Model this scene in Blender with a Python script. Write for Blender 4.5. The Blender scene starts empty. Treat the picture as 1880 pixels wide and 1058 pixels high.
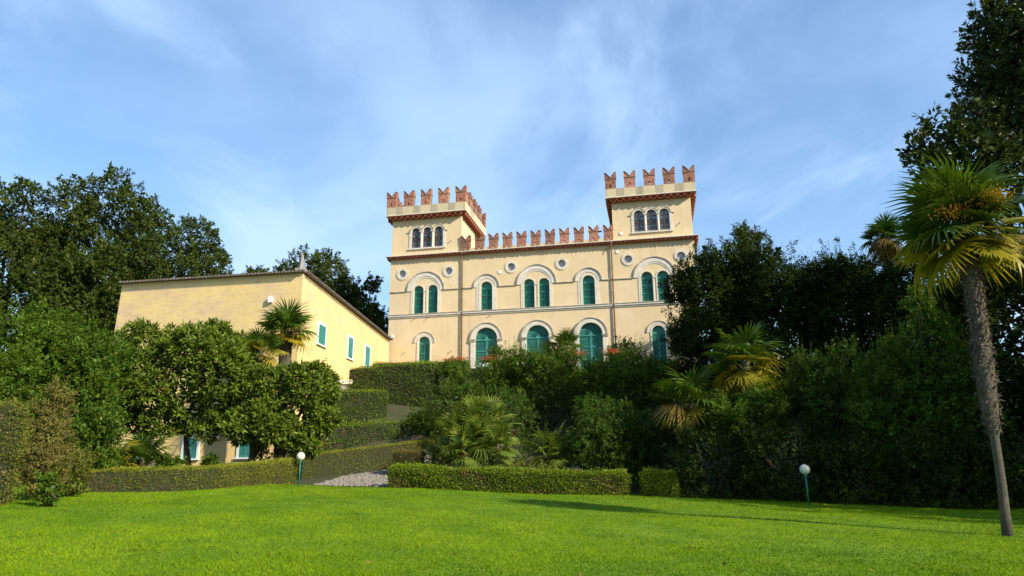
import bpy, bmesh, math, random
import numpy as np
from mathutils import Vector, Matrix
from mathutils.geometry import tessellate_polygon

# ------------------------------------------------------------------ camera, sky, sun, exposure
S = bpy.context.scene
COL = S.collection
F_PX, PITCH, ROLL, EYE = 1253.0, math.radians(14.42), math.radians(0.5), 1.5
cam_d = bpy.data.cameras.new('camera'); cam = bpy.data.objects.new('camera', cam_d); COL.objects.link(cam)
cam_d.sensor_width = 36.0; cam_d.lens = 36.0 * F_PX / 1880.0; cam_d.clip_start = 0.1; cam_d.clip_end = 6000
cam.matrix_world = Matrix.Translation((0, 0, EYE)) @ Matrix.Rotation(math.radians(90) + PITCH, 4, 'X') @ Matrix.Rotation(-ROLL, 4, 'Z')
S.camera = cam
S.view_settings.view_transform = 'Standard'; S.view_settings.look = 'None'
S.view_settings.gamma = 1.0; S.view_settings.exposure = 0.60; S.view_settings.use_curve_mapping = False
S.cycles.max_bounces = 6; S.cycles.transparent_max_bounces = 4

SUN_AZ, SUN_EL = math.radians(52), math.radians(31)     # azimuth from -Y (behind the camera) towards +X
sun_dir = Vector((math.sin(SUN_AZ) * math.cos(SUN_EL), -math.cos(SUN_AZ) * math.cos(SUN_EL), math.sin(SUN_EL)))
sun_d = bpy.data.lights.new('sun', 'SUN'); sun_d.energy = 5.0; sun_d.angle = math.radians(0.53); sun_d.color = (1.0, 0.93, 0.80)
sun = bpy.data.objects.new('sun', sun_d); COL.objects.link(sun)
sun.rotation_euler = sun_dir.to_track_quat('Z', 'Y').to_euler(); sun.location = (40, -30, 60)

W = bpy.data.worlds.new('World'); S.world = W; W.use_nodes = True
nt = W.node_tree; nt.nodes.clear()
def wn(t, **k):
    n = nt.nodes.new(t)
    for a, b in k.items(): setattr(n, a, b)
    return n
sky = wn('ShaderNodeTexSky', sky_type='NISHITA', sun_disc=False, sun_elevation=SUN_EL, sun_rotation=math.pi - SUN_AZ, altitude=80, air_density=1.0, dust_density=0.6, ozone_density=2.6)
tc = wn('ShaderNodeTexCoord'); sep = wn('ShaderNodeSeparateXYZ'); nt.links.new(tc.outputs['Generated'], sep.inputs[0])
def wmath(op, a, b=None, clamp=False):
    m = wn('ShaderNodeMath', operation=op); m.use_clamp = clamp
    for i, v in enumerate((a, b)):
        if v is None: continue
        if isinstance(v, (int, float)): m.inputs[i].default_value = v
        else: nt.links.new(v, m.inputs[i])
    return m.outputs[0]
zz = wmath('ADD', wmath('MAXIMUM', sep.outputs[2], 0.0), 0.12)
comb = wn('ShaderNodeCombineXYZ'); nt.links.new(wmath('DIVIDE', sep.outputs[0], zz), comb.inputs[0]); nt.links.new(wmath('DIVIDE', sep.outputs[1], zz), comb.inputs[1])
def cloud(scale, stretch, rot, seed, lo, hi, dist=0.6):
    mp = wn('ShaderNodeMapping'); mp.inputs['Rotation'].default_value = (0, 0, rot); mp.inputs['Scale'].default_value = (scale, scale * stretch, 1); mp.inputs['Location'].default_value = (seed, seed * .7, 0)
    nt.links.new(comb.outputs[0], mp.inputs[0])
    no = wn('ShaderNodeTexNoise'); no.inputs['Scale'].default_value = 1.0; no.inputs['Detail'].default_value = 7; no.inputs['Roughness'].default_value = 0.55; no.inputs['Distortion'].default_value = dist
    nt.links.new(mp.outputs[0], no.inputs['Vector'])
    mr = wn('ShaderNodeMapRange', interpolation_type='SMOOTHSTEP'); mr.inputs['From Min'].default_value = lo; mr.inputs['From Max'].default_value = hi
    nt.links.new(no.outputs[0], mr.inputs[0]); return mr.outputs[0]
c1 = cloud(0.8, 0.8, 0.4, 6.2, 0.40, 0.72, 0.5)     # broad veil
c2 = cloud(2.0, 0.5, 0.95, 4.4, 0.48, 0.75, 0.7)     # streaks
c3 = cloud(3.0, 0.6, 0.3, 1.3, 0.55, 0.85, 0.5)      # small wisps
low = wn('ShaderNodeMapRange'); low.inputs['From Min'].default_value = 0.05; low.inputs['From Max'].default_value = 0.62; low.inputs['To Min'].default_value = 0.42; low.inputs['To Max'].default_value = 0.0
nt.links.new(sep.outputs[2], low.inputs[0])
msk = wmath('ADD', wmath('MULTIPLY', c1, 0.48), wmath('MULTIPLY', c2, 0.40))
msk = wmath('ADD', msk, wmath('MULTIPLY', wmath('MULTIPLY', c3, c1), 0.35))
msk = wmath('ADD', wmath('ADD', msk, 0.20), low.outputs[0], clamp=True)
mixc = wn('ShaderNodeMix', data_type='RGBA'); nt.links.new(wmath('MULTIPLY', msk, 0.9), mixc.inputs['Factor'])
sat = wn('ShaderNodeHueSaturation'); sat.inputs['Saturation'].default_value = 1.32; nt.links.new(sky.outputs[0], sat.inputs['Color'])
nt.links.new(sat.outputs[0], mixc.inputs['A']); mixc.inputs['B'].default_value = (3.35, 4.65, 6.4, 1)
bg = wn('ShaderNodeBackground'); bg.inputs['Strength'].default_value = 0.134
out = wn('ShaderNodeOutputWorld'); nt.links.new(mixc.outputs['Result'], bg.inputs[0]); nt.links.new(bg.outputs[0], out.inputs[0])

# ------------------------------------------------------------------ helpers
RNG = np.random.default_rng(11); random.seed(5)
def ray(px, py):
    a = (px - 940) / F_PX; b = (529 - py) / F_PX
    u = a * math.cos(ROLL) + b * math.sin(ROLL); v = -a * math.sin(ROLL) + b * math.cos(ROLL)
    return u, math.cos(PITCH) - math.sin(PITCH) * v, math.sin(PITCH) + math.cos(PITCH) * v
def at(px, py, Y):
    r = ray(px, py); k = Y / r[1]
    return Vector((r[0] * k, Y, EYE + r[2] * k))

def obj(name, me, parent=None, mat=None):
    o = bpy.data.objects.new(name, me); COL.objects.link(o)
    if parent: o.parent = parent
    if mat is not None and me is not None and not me.materials: me.materials.append(mat)
    return o
def tag(o, label, cat, group=None, kind=None):
    if label: o['label'] = label
    if cat: o['category'] = cat
    if group: o['group'] = group
    if kind: o['kind'] = kind
    return o
def thing(name, label, cat, loc=(0, 0, 0), rz=0, group=None):
    o = bpy.data.objects.new(name, None); COL.objects.link(o); o.empty_display_size = .2
    o.location = loc; o.rotation_euler = (0, 0, rz)
    return tag(o, label, cat, group)
class MB:
    def __init__(s): s.v = []; s.f = []
    def add(s, v, f):
        n = len(s.v); s.v += [tuple(p) for p in v]; s.f += [tuple(i + n for i in q) for q in f]; return s
    def box(s, x0, x1, y0, y1, z0, z1, M=None):
        v = [Vector(p) for p in ((x0,y0,z0),(x1,y0,z0),(x1,y1,z0),(x0,y1,z0),(x0,y0,z1),(x1,y0,z1),(x1,y1,z1),(x0,y1,z1))]
        if M is not None: v = [M @ p for p in v]
        return s.add(v, [(0,3,2,1),(4,5,6,7),(0,1,5,4),(1,2,6,5),(2,3,7,6),(3,0,4,7)])
    def prism(s, outer, holes, y0, y1):      # polygons in (x,z), extruded along y
        loops = [outer] + list(holes)
        tri = tessellate_polygon([[Vector((p[0], p[1], 0)) for p in l] for l in loops])
        flat = [p for l in loops for p in l]; n = len(flat)
        v = [(p[0], y0, p[1]) for p in flat] + [(p[0], y1, p[1]) for p in flat]
        f = [tuple(t) for t in tri] + [tuple(i + n for i in reversed(t)) for t in tri]
        k = 0
        for l in loops:
            m = len(l)
            for i in range(m):
                a = k + i; b = k + (i + 1) % m; f.append((a, b, b + n, a + n))
            k += m
        return s.add(v, f)
    def tube(s, pts, rad, n=8, cap=True):
        pts = [Vector(p) for p in pts]; rings = []; v = []; f = []
        ref = Vector((.3, 1, .2)).normalized()
        for i, p in enumerate(pts):
            t = (pts[min(i + 1, len(pts) - 1)] - pts[max(i - 1, 0)]).normalized()
            a = t.cross(ref)
            if a.length < .05: a = t.cross(Vector((1, 0, 0)))
            a.normalize(); b = t.cross(a); r = rad[i] if hasattr(rad, '__len__') else rad
            v += [p + (a * math.cos(k * 2 * math.pi / n) + b * math.sin(k * 2 * math.pi / n)) * r for k in range(n)]
        for i in range(len(pts) - 1):
            for k in range(n):
                f.append((i*n+k, i*n+(k+1)%n, (i+1)*n+(k+1)%n, (i+1)*n+k))
        if cap: f.append(tuple(range(n))[::-1]); f.append(tuple(range((len(pts)-1)*n, len(pts)*n)))
        return s.add(v, f)
    def lathe(s, prof, n=20, c=(0,0,0)):
        v = []; f = []
        for r, z in prof: v += [(c[0] + r*math.cos(k*2*math.pi/n), c[1] + r*math.sin(k*2*math.pi/n), c[2] + z) for k in range(n)]
        for i in range(len(prof)-1):
            for k in range(n): f.append((i*n+k, i*n+(k+1)%n, (i+1)*n+(k+1)%n, (i+1)*n+k))
        return s.add(v, f)
    def mesh(s, name, mat=None, smooth=False):
        me = bpy.data.meshes.new(name); me.from_pydata(s.v, [], s.f)
        bm = bmesh.new(); bm.from_mesh(me); bmesh.ops.recalc_face_normals(bm, faces=bm.faces); bm.to_mesh(me); bm.free()
        if mat: me.materials.append(mat)
        if smooth:
            me.polygons.foreach_set('use_smooth', [True] * len(me.polygons))
        return me
    def build(s, name, mat, parent=None, smooth=False): return obj(name, s.mesh(name, mat, smooth), parent)

# ------------------------------------------------------------------ materials
def mat(name, col, rough=0.8, var=0.0, scale=4.0, bump=0.0, bscale=30.0, col2=None, detail=6, lo=.35, hi=.7, spec=0.3, stretch=None):
    m = bpy.data.materials.new(name); m.use_nodes = True; t = m.node_tree; b = t.nodes['Principled BSDF']
    b.inputs['Roughness'].default_value = rough; b.inputs['Specular IOR Level'].default_value = spec
    b.inputs['Base Color'].default_value = (*col, 1)
    tcn = t.nodes.new('ShaderNodeTexCoord'); vec = tcn.outputs['Object']
    if stretch:
        mp = t.nodes.new('ShaderNodeMapping'); mp.inputs['Scale'].default_value = stretch; t.links.new(vec, mp.inputs[0]); vec = mp.outputs[0]
    if var or col2:
        n = t.nodes.new('ShaderNodeTexNoise'); n.inputs['Scale'].default_value = scale; n.inputs['Detail'].default_value = detail; n.inputs['Roughness'].default_value = .62
        t.links.new(vec, n.inputs['Vector'])
        r = t.nodes.new('ShaderNodeValToRGB'); r.color_ramp.elements[0].position = lo; r.color_ramp.elements[1].position = hi
        c2 = col2 or tuple(c * (1 + var) for c in col); c1 = col if col2 else tuple(c * (1 - var) for c in col)
        r.color_ramp.elements[0].color = (*c1, 1); r.color_ramp.elements[1].color = (*c2, 1)
        t.links.new(n.outputs[0], r.inputs[0]); t.links.new(r.outputs[0], b.inputs['Base Color'])
    if bump:
        n2 = t.nodes.new('ShaderNodeTexNoise'); n2.inputs['Scale'].default_value = bscale; n2.inputs['Detail'].default_value = 5
        t.links.new(vec, n2.inputs['Vector'])
        bp = t.nodes.new('ShaderNodeBump'); bp.inputs['Strength'].default_value = bump; bp.inputs['Distance'].default_value = .03
        t.links.new(n2.outputs[0], bp.inputs['Height']); t.links.new(bp.outputs[0], b.inputs['Normal'])
    return m
def plaster(name, col, blotch, amount, streak=(.30, .22, .12), sam=.25, patch=None):
    """old limewash: broad mottling, blotches of worn plaster and faint vertical run-off streaks"""
    m = mat(name, col, .92, bump=.25, bscale=9, spec=.1); t = m.node_tree; b = t.nodes['Principled BSDF']
    tcn = [n for n in t.nodes if n.type == 'TEX_COORD'][0]; vec = tcn.outputs['Object']
    def noise(sc, st=(1, 1, 1), lo=.4, hi=.7, seed=0):
        mp = t.nodes.new('ShaderNodeMapping'); mp.inputs['Scale'].default_value = st; mp.inputs['Location'].default_value = (seed, seed, seed); t.links.new(vec, mp.inputs[0])
        n = t.nodes.new('ShaderNodeTexNoise'); n.inputs['Scale'].default_value = sc; n.inputs['Detail'].default_value = 8; n.inputs['Roughness'].default_value = .6; t.links.new(mp.outputs[0], n.inputs['Vector'])
        r = t.nodes.new('ShaderNodeMapRange'); r.inputs['From Min'].default_value = lo; r.inputs['From Max'].default_value = hi; t.links.new(n.outputs[0], r.inputs[0]); return r.outputs[0]
    def mix(a, bcol, fac, mul):
        mm = t.nodes.new('ShaderNodeMath'); mm.operation = 'MULTIPLY'; mm.inputs[1].default_value = mul; t.links.new(fac, mm.inputs[0])
        x = t.nodes.new('ShaderNodeMix'); x.data_type = 'RGBA'; t.links.new(mm.outputs[0], x.inputs['Factor'])
        if isinstance(a, tuple): x.inputs['A'].default_value = (*a, 1)
        else: t.links.new(a, x.inputs['A'])
        x.inputs['B'].default_value = (*bcol, 1); return x.outputs['Result']
    c = mix(col, tuple(k * 1.12 for k in col), noise(.5), .9)
    c = mix(c, blotch, noise(.35, (1, 1, 1), .52, .72, 5.3), amount)
    c = mix(c, tuple(k * .8 for k in col), noise(2.2, (1, 1, .5), .5, .8, 2.1), .35)
    c = mix(c, streak, noise(1.6, (1.6, 1.6, .10), .56, .82, 9.2), sam)
    if patch:      # worn strip high on the wall where the brickwork shows through
        sp = t.nodes.new('ShaderNodeSeparateXYZ'); t.links.new(vec, sp.inputs[0])
        r = t.nodes.new('ShaderNodeMapRange'); r.interpolation_type = 'SMOOTHSTEP'; r.inputs['From Min'].default_value = patch[0]; r.inputs['From Max'].default_value = patch[1]; t.links.new(sp.outputs[2], r.inputs[0])
        mm = t.nodes.new('ShaderNodeMath'); mm.operation = 'MULTIPLY'; t.links.new(r.outputs[0], mm.inputs[0]); t.links.new(noise(1.1, (.6, .6, 1.2), .42, .66, 3.3), mm.inputs[1])
        c = mix(c, patch[2], mm.outputs[0], .75)
        m2 = t.nodes.new('ShaderNodeMath'); m2.operation = 'MULTIPLY'; t.links.new(r.outputs[0], m2.inputs[0]); t.links.new(noise(4.5, (.5, .5, 1.6), .52, .70, 8.1), m2.inputs[1])
        c = mix(c, (.50, .28, .15), m2.outputs[0], .4)
    t.links.new(c, b.inputs['Base Color']); return m
def brickmat():
    m = bpy.data.materials.new('brick'); m.use_nodes = True; t = m.node_tree; b = t.nodes['Principled BSDF']; b.inputs['Roughness'].default_value = .9
    tcn = t.nodes.new('ShaderNodeTexCoord'); mp = t.nodes.new('ShaderNodeMapping'); mp.inputs['Rotation'].default_value = (math.radians(90), 0, 0)
    t.links.new(tcn.outputs['Object'], mp.inputs[0])
    br = t.nodes.new('ShaderNodeTexBrick'); br.inputs['Scale'].default_value = 1; br.inputs['Brick Width'].default_value = .26; br.inputs['Row Height'].default_value = .085; br.inputs['Mortar Size'].default_value = .012
    br.inputs['Color1'].default_value = (.36, .10, .045, 1); br.inputs['Color2'].default_value = (.25, .065, .035, 1); br.inputs['Mortar'].default_value = (.42, .34, .24, 1)
    t.links.new(mp.outputs[0], br.inputs['Vector'])
    n = t.nodes.new('ShaderNodeTexNoise'); n.inputs['Scale'].default_value = 5; n.inputs['Detail'].default_value = 6; t.links.new(tcn.outputs['Object'], n.inputs['Vector'])
    r = t.nodes.new('ShaderNodeValToRGB'); r.color_ramp.elements[0].position = .35; r.color_ramp.elements[1].position = .72; r.color_ramp.elements[0].color = (.62, .55, .5, 1); r.color_ramp.elements[1].color = (1.5, 1.5, 1.45, 1)
    t.links.new(n.outputs[0], r.inputs[0])
    x = t.nodes.new('ShaderNodeMix'); x.data_type = 'RGBA'; x.blend_type = 'MULTIPLY'; x.inputs['Factor'].default_value = .8
    oi = t.nodes.new('ShaderNodeObjectInfo'); hs = t.nodes.new('ShaderNodeHueSaturation'); mr = t.nodes.new('ShaderNodeMapRange'); mr.inputs['To Min'].default_value = .72; mr.inputs['To Max'].default_value = 1.3; t.links.new(oi.outputs['Random'], mr.inputs[0]); t.links.new(mr.outputs[0], hs.inputs['Value']); n.noise_dimensions = '4D'; mw = t.nodes.new('ShaderNodeMath'); mw.operation = 'MULTIPLY'; mw.inputs[1].default_value = 40; t.links.new(oi.outputs['Random'], mw.inputs[0]); t.links.new(mw.outputs[0], n.inputs['W'])
    t.links.new(br.outputs[0], x.inputs['A']); t.links.new(r.outputs[0], x.inputs['B']); t.links.new(x.outputs['Result'], hs.inputs['Color']); t.links.new(hs.outputs[0], b.inputs['Base Color'])
    bp = t.nodes.new('ShaderNodeBump'); bp.inputs['Strength'].default_value = .6; bp.inputs['Distance'].default_value = .02; t.links.new(br.outputs['Fac'], bp.inputs['Height']); bp.invert = True; t.links.new(bp.outputs[0], b.inputs['Normal'])
    return m
def leafmat(name, dark, light, rough=.45, trans=.22, rare=None, spec=.4):
    """colour runs from dark to light with the per-leaf 'tint' value; the top few percent take the rare (withered) colour"""
    if 'petal' not in name: dark = (dark[0] * .78, dark[1] * .84, dark[2] * .45); light = (light[0] * .94, light[1] * 1.0, light[2] * .5); spec *= .5
    m = bpy.data.materials.new(name); m.use_nodes = True; t = m.node_tree; b = t.nodes['Principled BSDF']
    b.inputs['Roughness'].default_value = rough; b.inputs['Specular IOR Level'].default_value = spec
    a = t.nodes.new('ShaderNodeAttribute'); a.attribute_name = 'tint'
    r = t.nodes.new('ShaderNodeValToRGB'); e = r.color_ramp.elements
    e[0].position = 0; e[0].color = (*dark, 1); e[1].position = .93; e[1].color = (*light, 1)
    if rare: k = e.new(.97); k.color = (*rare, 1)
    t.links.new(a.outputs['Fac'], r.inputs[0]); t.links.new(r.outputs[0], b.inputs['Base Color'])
    tr = t.nodes.new('ShaderNodeBsdfTranslucent'); g = t.nodes.new('ShaderNodeMix'); g.data_type = 'RGBA'; g.blend_type = 'MULTIPLY'; g.inputs['Factor'].default_value = 1
    t.links.new(r.outputs[0], g.inputs['A']); g.inputs['B'].default_value = (1.5, 1.45, .6, 1); t.links.new(g.outputs['Result'], tr.inputs[0])
    ms = t.nodes.new('ShaderNodeMixShader'); ms.inputs[0].default_value = trans
    o = t.nodes['Material Output']; t.links.new(b.outputs[0], ms.inputs[1]); t.links.new(tr.outputs[0], ms.inputs[2]); t.links.new(ms.outputs[0], o.inputs[0])
    return m
M = {}
M['wall'] = plaster('villa_plaster', (.66, .50, .285), (.72, .59, .42), .5, (.42, .31, .19), .42)
M['house'] = plaster('house_plaster', (.74, .535, .225), (.70, .48, .23), .4, (.50, .36, .16), .35, (8.0, 9.6, (.60, .42, .27)))
M['apron'] = plaster('blackened_parapet', (.40, .34, .23), (.20, .18, .13), .9, (.07, .07, .055), .9)
M['band'] = plaster('stained_band', (.56, .46, .28), (.30, .25, .18), .8, (.13, .12, .09), .8)
M['stone'] = mat('pale_stone', (.64, .57, .46), .85, .14, 3.0, .2, 20)
M['dirty'] = mat('weathered_stone', (.50, .44, .33), .9, 0, 2.5, .3, 18, col2=(.22, .19, .14))
M['white'] = mat('white_paint', (.78, .77, .73), .6, .06, 3)
M['brick'] = brickmat()
M['tile'] = mat('terracotta', (.33, .105, .05), .85, .35, 6, .3, 25)
M['coping'] = mat('old_tile_cap', (.22, .115, .075), .9, .35, 8, .3, 25)
M['green'] = mat('green_shutter_paint', (.028, .20, .16), .55, .2, 2.5, spec=.35)
M['greendoor'] = mat('sun_bleached_green_paint', (.055, .25, .20), .6, .22, 2.0, spec=.3)
M['pipe'] = mat('brown_downpipe', (.20, .12, .075), .55, .2, 3)
M['glass'] = mat('window_glass', (.10, .12, .14), .06, .3, 2, spec=.9)
M['ocglass'] = mat('oculus_glass', (.30, .32, .34), .15, .2, 3, spec=.7)
M['muntin'] = mat('dark_window_wood', (.085, .05, .035), .6, .2, 5)  # window wood, and the painted gap shade behind the fanlight blades
M['roof'] = mat('grey_roof_tile', (.15, .12, .095), .9, .35, 5, .4, 20)
M['grey'] = mat('grey_stone', (.27, .25, .21), .9, .3, 4, .3, 18)
M['bark'] = mat('bark', (.085, .06, .042), .95, .4, 7, .8, 25, stretch=(1, 1, .3))
M['palmbark'] = mat('palm_trunk_bark', (.13, .10, .07), .95, 0, 9, .9, 40, col2=(.05, .055, .03), stretch=(1, 1, 2.5))
M['fibre'] = mat('palm_fibre', (.10, .075, .055), .95, .6, 12)
M['twig'] = mat('hedge_twigs', (.030, .034, .013), .95, .3, 8)
M['postgreen'] = mat('lamp_post_paint', (.02, .16, .11), .4, .1, 5)
M['globe'] = mat('opal_globe', (.66, .61, .50), .25, .12, 6, spec=.5)
M['soil'] = mat('leaf_litter_soil', (.055, .045, .025), .95, 0, 1.5, .6, 12, col2=(.045, .06, .018))
M['path'] = mat('path_mortar', (.24, .21, .16), .95, .3, 5, .6, 25)
M['cobble'] = mat('cobbles', (.21, .18, .14), .85, .45, 9, .2, 30)
M['oak'] = leafmat('oak_leaf', (.030, .046, .012), (.088, .112, .034), .6, .18, (.14, .10, .03), .2)
M['laurel'] = leafmat('laurel_leaf', (.026, .052, .010), (.095, .15, .028), .5, .22, (.20, .16, .04), .25)
M['shrub'] = leafmat('glossy_shrub_leaf', (.034, .068, .010), (.13, .195, .030), .5, .25, (.24, .20, .05), .25)
M['loquat'] = leafmat('loquat_leaf', (.038, .070, .012), (.18, .225, .045), .48, .18, (.22, .15, .06), .3)
M['magnolia'] = leafmat('magnolia_leaf', (.016, .030, .008), (.065, .085, .018), .36, .15, (.16, .095, .03), .4)
M['darktree'] = leafmat('shaded_evergreen_leaf', (.014, .026, .007), (.044, .066, .015), .6, .15, (.10, .09, .03), .15)  # extra dark leaf colour, with part of the right bank's shade painted in
M['box'] = leafmat('box_leaf', (.075, .115, .008), (.24, .29, .020), .45, .25, (.30, .22, .06))
M['yew'] = leafmat('yew_needle', (.105, .115, .014), (.29, .285, .036), .6, .15, (.22, .12, .05))
M['yewbrown'] = leafmat('browned_yew_needle', (.085, .062, .022), (.20, .145, .05), .7, .15, (.10, .12, .03))
M['clip'] = leafmat('clipped_hedge_leaf', (.052, .095, .012), (.205, .265, .038), .5, .25, (.18, .11, .05), .2)
M['dry'] = leafmat('withered_leaf', (.12, .10, .04), (.27, .215, .095), .8, .2, (.08, .13, .03))
M['olive'] = leafmat('olive_green_leaf', (.09, .105, .022), (.20, .19, .05), .6, .2, (.28, .22, .10))
M['palm'] = leafmat('palm_frond', (.028, .066, .012), (.11, .16, .030), .42, .25, (.22, .19, .05), .35)
M['palmtip'] = leafmat('palm_frond_tipped', (.06, .10, .018), (.40, .30, .045), .42, .3, (.50, .30, .05), .5)  # older fronds, yellowed towards the segment tips
M['palmyel'] = leafmat('palm_frond_yellow', (.16, .15, .02), (.52, .33, .04), .5, .3, (.45, .22, .03))
M['palmdead'] = leafmat('palm_frond_dead', (.12, .075, .03), (.32, .19, .06), .8, .15)
M['chamae'] = leafmat('dwarf_palm_frond', (.06, .10, .020), (.23, .26, .065), .42, .25, (.30, .26, .09), .5)
M['fruit'] = mat('palm_fruit', (.62, .27, .03), .6, .25, 20)
M['redpetal'] = leafmat('red_petal', (.45, .03, .015), (.70, .12, .05), .6, .3)
M['whitepetal'] = leafmat('white_petal', (.6, .58, .55), (.8, .78, .75), .6, .3)
M['grass'] = leafmat('grass_blade', (.055, .130, .002), (.235, .325, .007), .65, .3, (.26, .24, .05), .12)
def lawnmat():
    m = mat('lawn_turf', (.085, .165, .003), .9, 0, 1.1, .7, 60, col2=(.165, .25, .006), spec=.15); return m
M['lawn'] = lawnmat()
M['far'] = mat('far_ground', (.05, .08, .025), .95, .3, .05)

# ------------------------------------------------------------------ terrain
def sst(a, b, x): t = np.clip((x - a) / (b - a), 0, 1); return t * t * (3 - 2 * t)
def lawn_h(x, y):
    return .10 + .035 * np.clip(10 - x, -4, 27) * (.52 + .48 * sst(9, 27, y)) + .02 * np.sin(x * .9 + y * .4) + .02 * np.sin(x * .35 - y * .8)
BK_Y = [0, 28.5, 34.5, 36.2, 40, 44, 46.2, 200]; BK_H = [0, 0, .75, 1.9, 3.4, 5.4, 7.35, 7.35]
def terrain_h(x, y):
    x = np.asarray(x, float); y = np.asarray(y, float)
    base = lawn_h(x, np.minimum(y, 30))
    ys = y + 3.2 * sst(5, 12, x)
    bank = np.interp(ys, BK_Y, BK_H) * sst(-11.5, -8.2, x)
    side = 4.0 * sst(15, 30, x) * sst(4, 20, y)
    left = 3.5 * sst(-20, -40, -x * -1) * 0 + 3.5 * sst(18, 34, -x) * sst(16, 40, y)
    back = 6.0 * sst(56, 75, y) * sst(8, 12, -x)
    return base * (1 - .0 * bank) + bank + np.maximum(0, side - .5 * bank) + left + back
def grid_mesh(name, xs, ys, hf, m):
    X, Y = np.meshgrid(xs, ys); Z = hf(X, Y); n, k = X.shape
    me = bpy.data.meshes.new(name)
    v = np.stack([X, Y, Z], -1).reshape(-1, 3); i = np.arange(n * k).reshape(n, k)
    f = np.stack([i[:-1, :-1], i[:-1, 1:], i[1:, 1:], i[1:, :-1]], -1).reshape(-1, 4)
    set_mesh(me, v, f); me.polygons.foreach_set('use_smooth', np.ones(len(f), bool)); me.materials.append(m); return me
def set_mesh(me, v, f, tint=None):
    k = f.shape[1]; nf = len(f)
    me.vertices.add(len(v)); me.vertices.foreach_set('co', np.ascontiguousarray(v, np.float32).ravel())
    me.loops.add(nf * k); me.loops.foreach_set('vertex_index', np.ascontiguousarray(f, np.int32).ravel())
    me.polygons.add(nf); me.polygons.foreach_set('loop_start', np.arange(0, nf * k, k, dtype=np.int32)); me.polygons.foreach_set('loop_total', np.full(nf, k, np.int32))
    if tint is not None:
        a = me.attributes.new('tint', 'FLOAT', 'FACE'); a.data.foreach_set('value', np.ascontiguousarray(tint, np.float32))
    me.update(calc_edges=True)
xs = np.concatenate([[-2500, -900, -400, -180, -100, -80], np.arange(-60, 61, 1.0), [80, 100, 180, 400, 900, 2500]])
ys = np.concatenate([[-2500, -900, -300, -100, -50], np.arange(-30, 91, 1.0), [110, 160, 300, 900, 2500]])
def ground_h(x, y):
    z = terrain_h(np.clip(x, -60, 60), np.clip(y, -30, 90)); inl = (np.abs(x) < 41) & (y > -31) & (y < 28.9)
    return z - .10 * inl
g = obj('ground', grid_mesh('ground', xs, ys, ground_h, M['soil'])); g['kind'] = 'structure'
lw = obj('lawn', grid_mesh('lawn', np.arange(-40, 26.1, .5), np.arange(-30, 28.6, .5), terrain_h, M['lawn'])); lw['kind'] = 'structure'

# grass blades standing on the lawn
def vnoise(x, y, sc, seed):
    r = np.random.default_rng(seed).random((64, 64)); u = x / sc + 20; v = y / sc + 20; i = np.floor(u).astype(int); j = np.floor(v).astype(int); a = u - i; b = v - j; a = a * a * (3 - 2 * a); b = b * b * (3 - 2 * b)
    g_ = lambda p, q: r[p % 64, q % 64]
    return (g_(i, j) * (1 - a) + g_(i + 1, j) * a) * (1 - b) + (g_(i, j + 1) * (1 - a) + g_(i + 1, j + 1) * a) * b
def grass():
    n = 330000
    y = 7.5 + 21 * RNG.random(n) ** 1.55; x = (RNG.random(n) * 2 - 1) * (y * .80 + 1.5)
    d = (vnoise(x, y, 2.6, 1) + .8 * vnoise(x, y, .9, 2) + .6 * vnoise(x, y, .35, 3)) / 1.2 - 1.0; d = np.clip(d * 1.7, -1, 1)
    keep = RNG.random(n) < .70 + .3 * d; x = x[keep]; y = y[keep]; d = d[keep]
    keep = (x > -14.5 - .0 * y); x = x[keep]; y = y[keep]; d = d[keep]; n = len(x)
    z = terrain_h(x, y); h = (.012 + .016 * RNG.random(n)) * (1 + .35 * d) * (1 + .012 * y); w = .0032 + .00036 * y
    a = RNG.random(n) * 2 * np.pi; l = RNG.normal(0, .6, (n, 2)) * h[:, None]
    p = np.stack([x, y, z], -1); s = np.stack([np.cos(a), np.sin(a), 0 * a], -1) * w[:, None]
    tip = p + np.concatenate([l, h[:, None]], 1)
    v = np.stack([p - s, p + s, tip], 1).reshape(-1, 3); f = np.arange(3 * n).reshape(n, 3)
    t = np.clip(RNG.normal(.47, .14, n) + .34 * d + .25 * (vnoise(x, y, 4.5, 7) - .5) + .12 * np.sin(x * .22 + 1) * np.sin(y * .5) + .07 * np.sign(np.sin((x * .8 + y * .35) * 4.2)), 0, .94); t[RNG.random(n) < .015] = 1
    me = bpy.data.meshes.new('grass'); set_mesh(me, v, f, t); me.materials.append(M['grass'])
    o = obj('grass', me); tag(o, 'short mown bright green grass covering the lawn', 'grass', kind='stuff')
grass()
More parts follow.
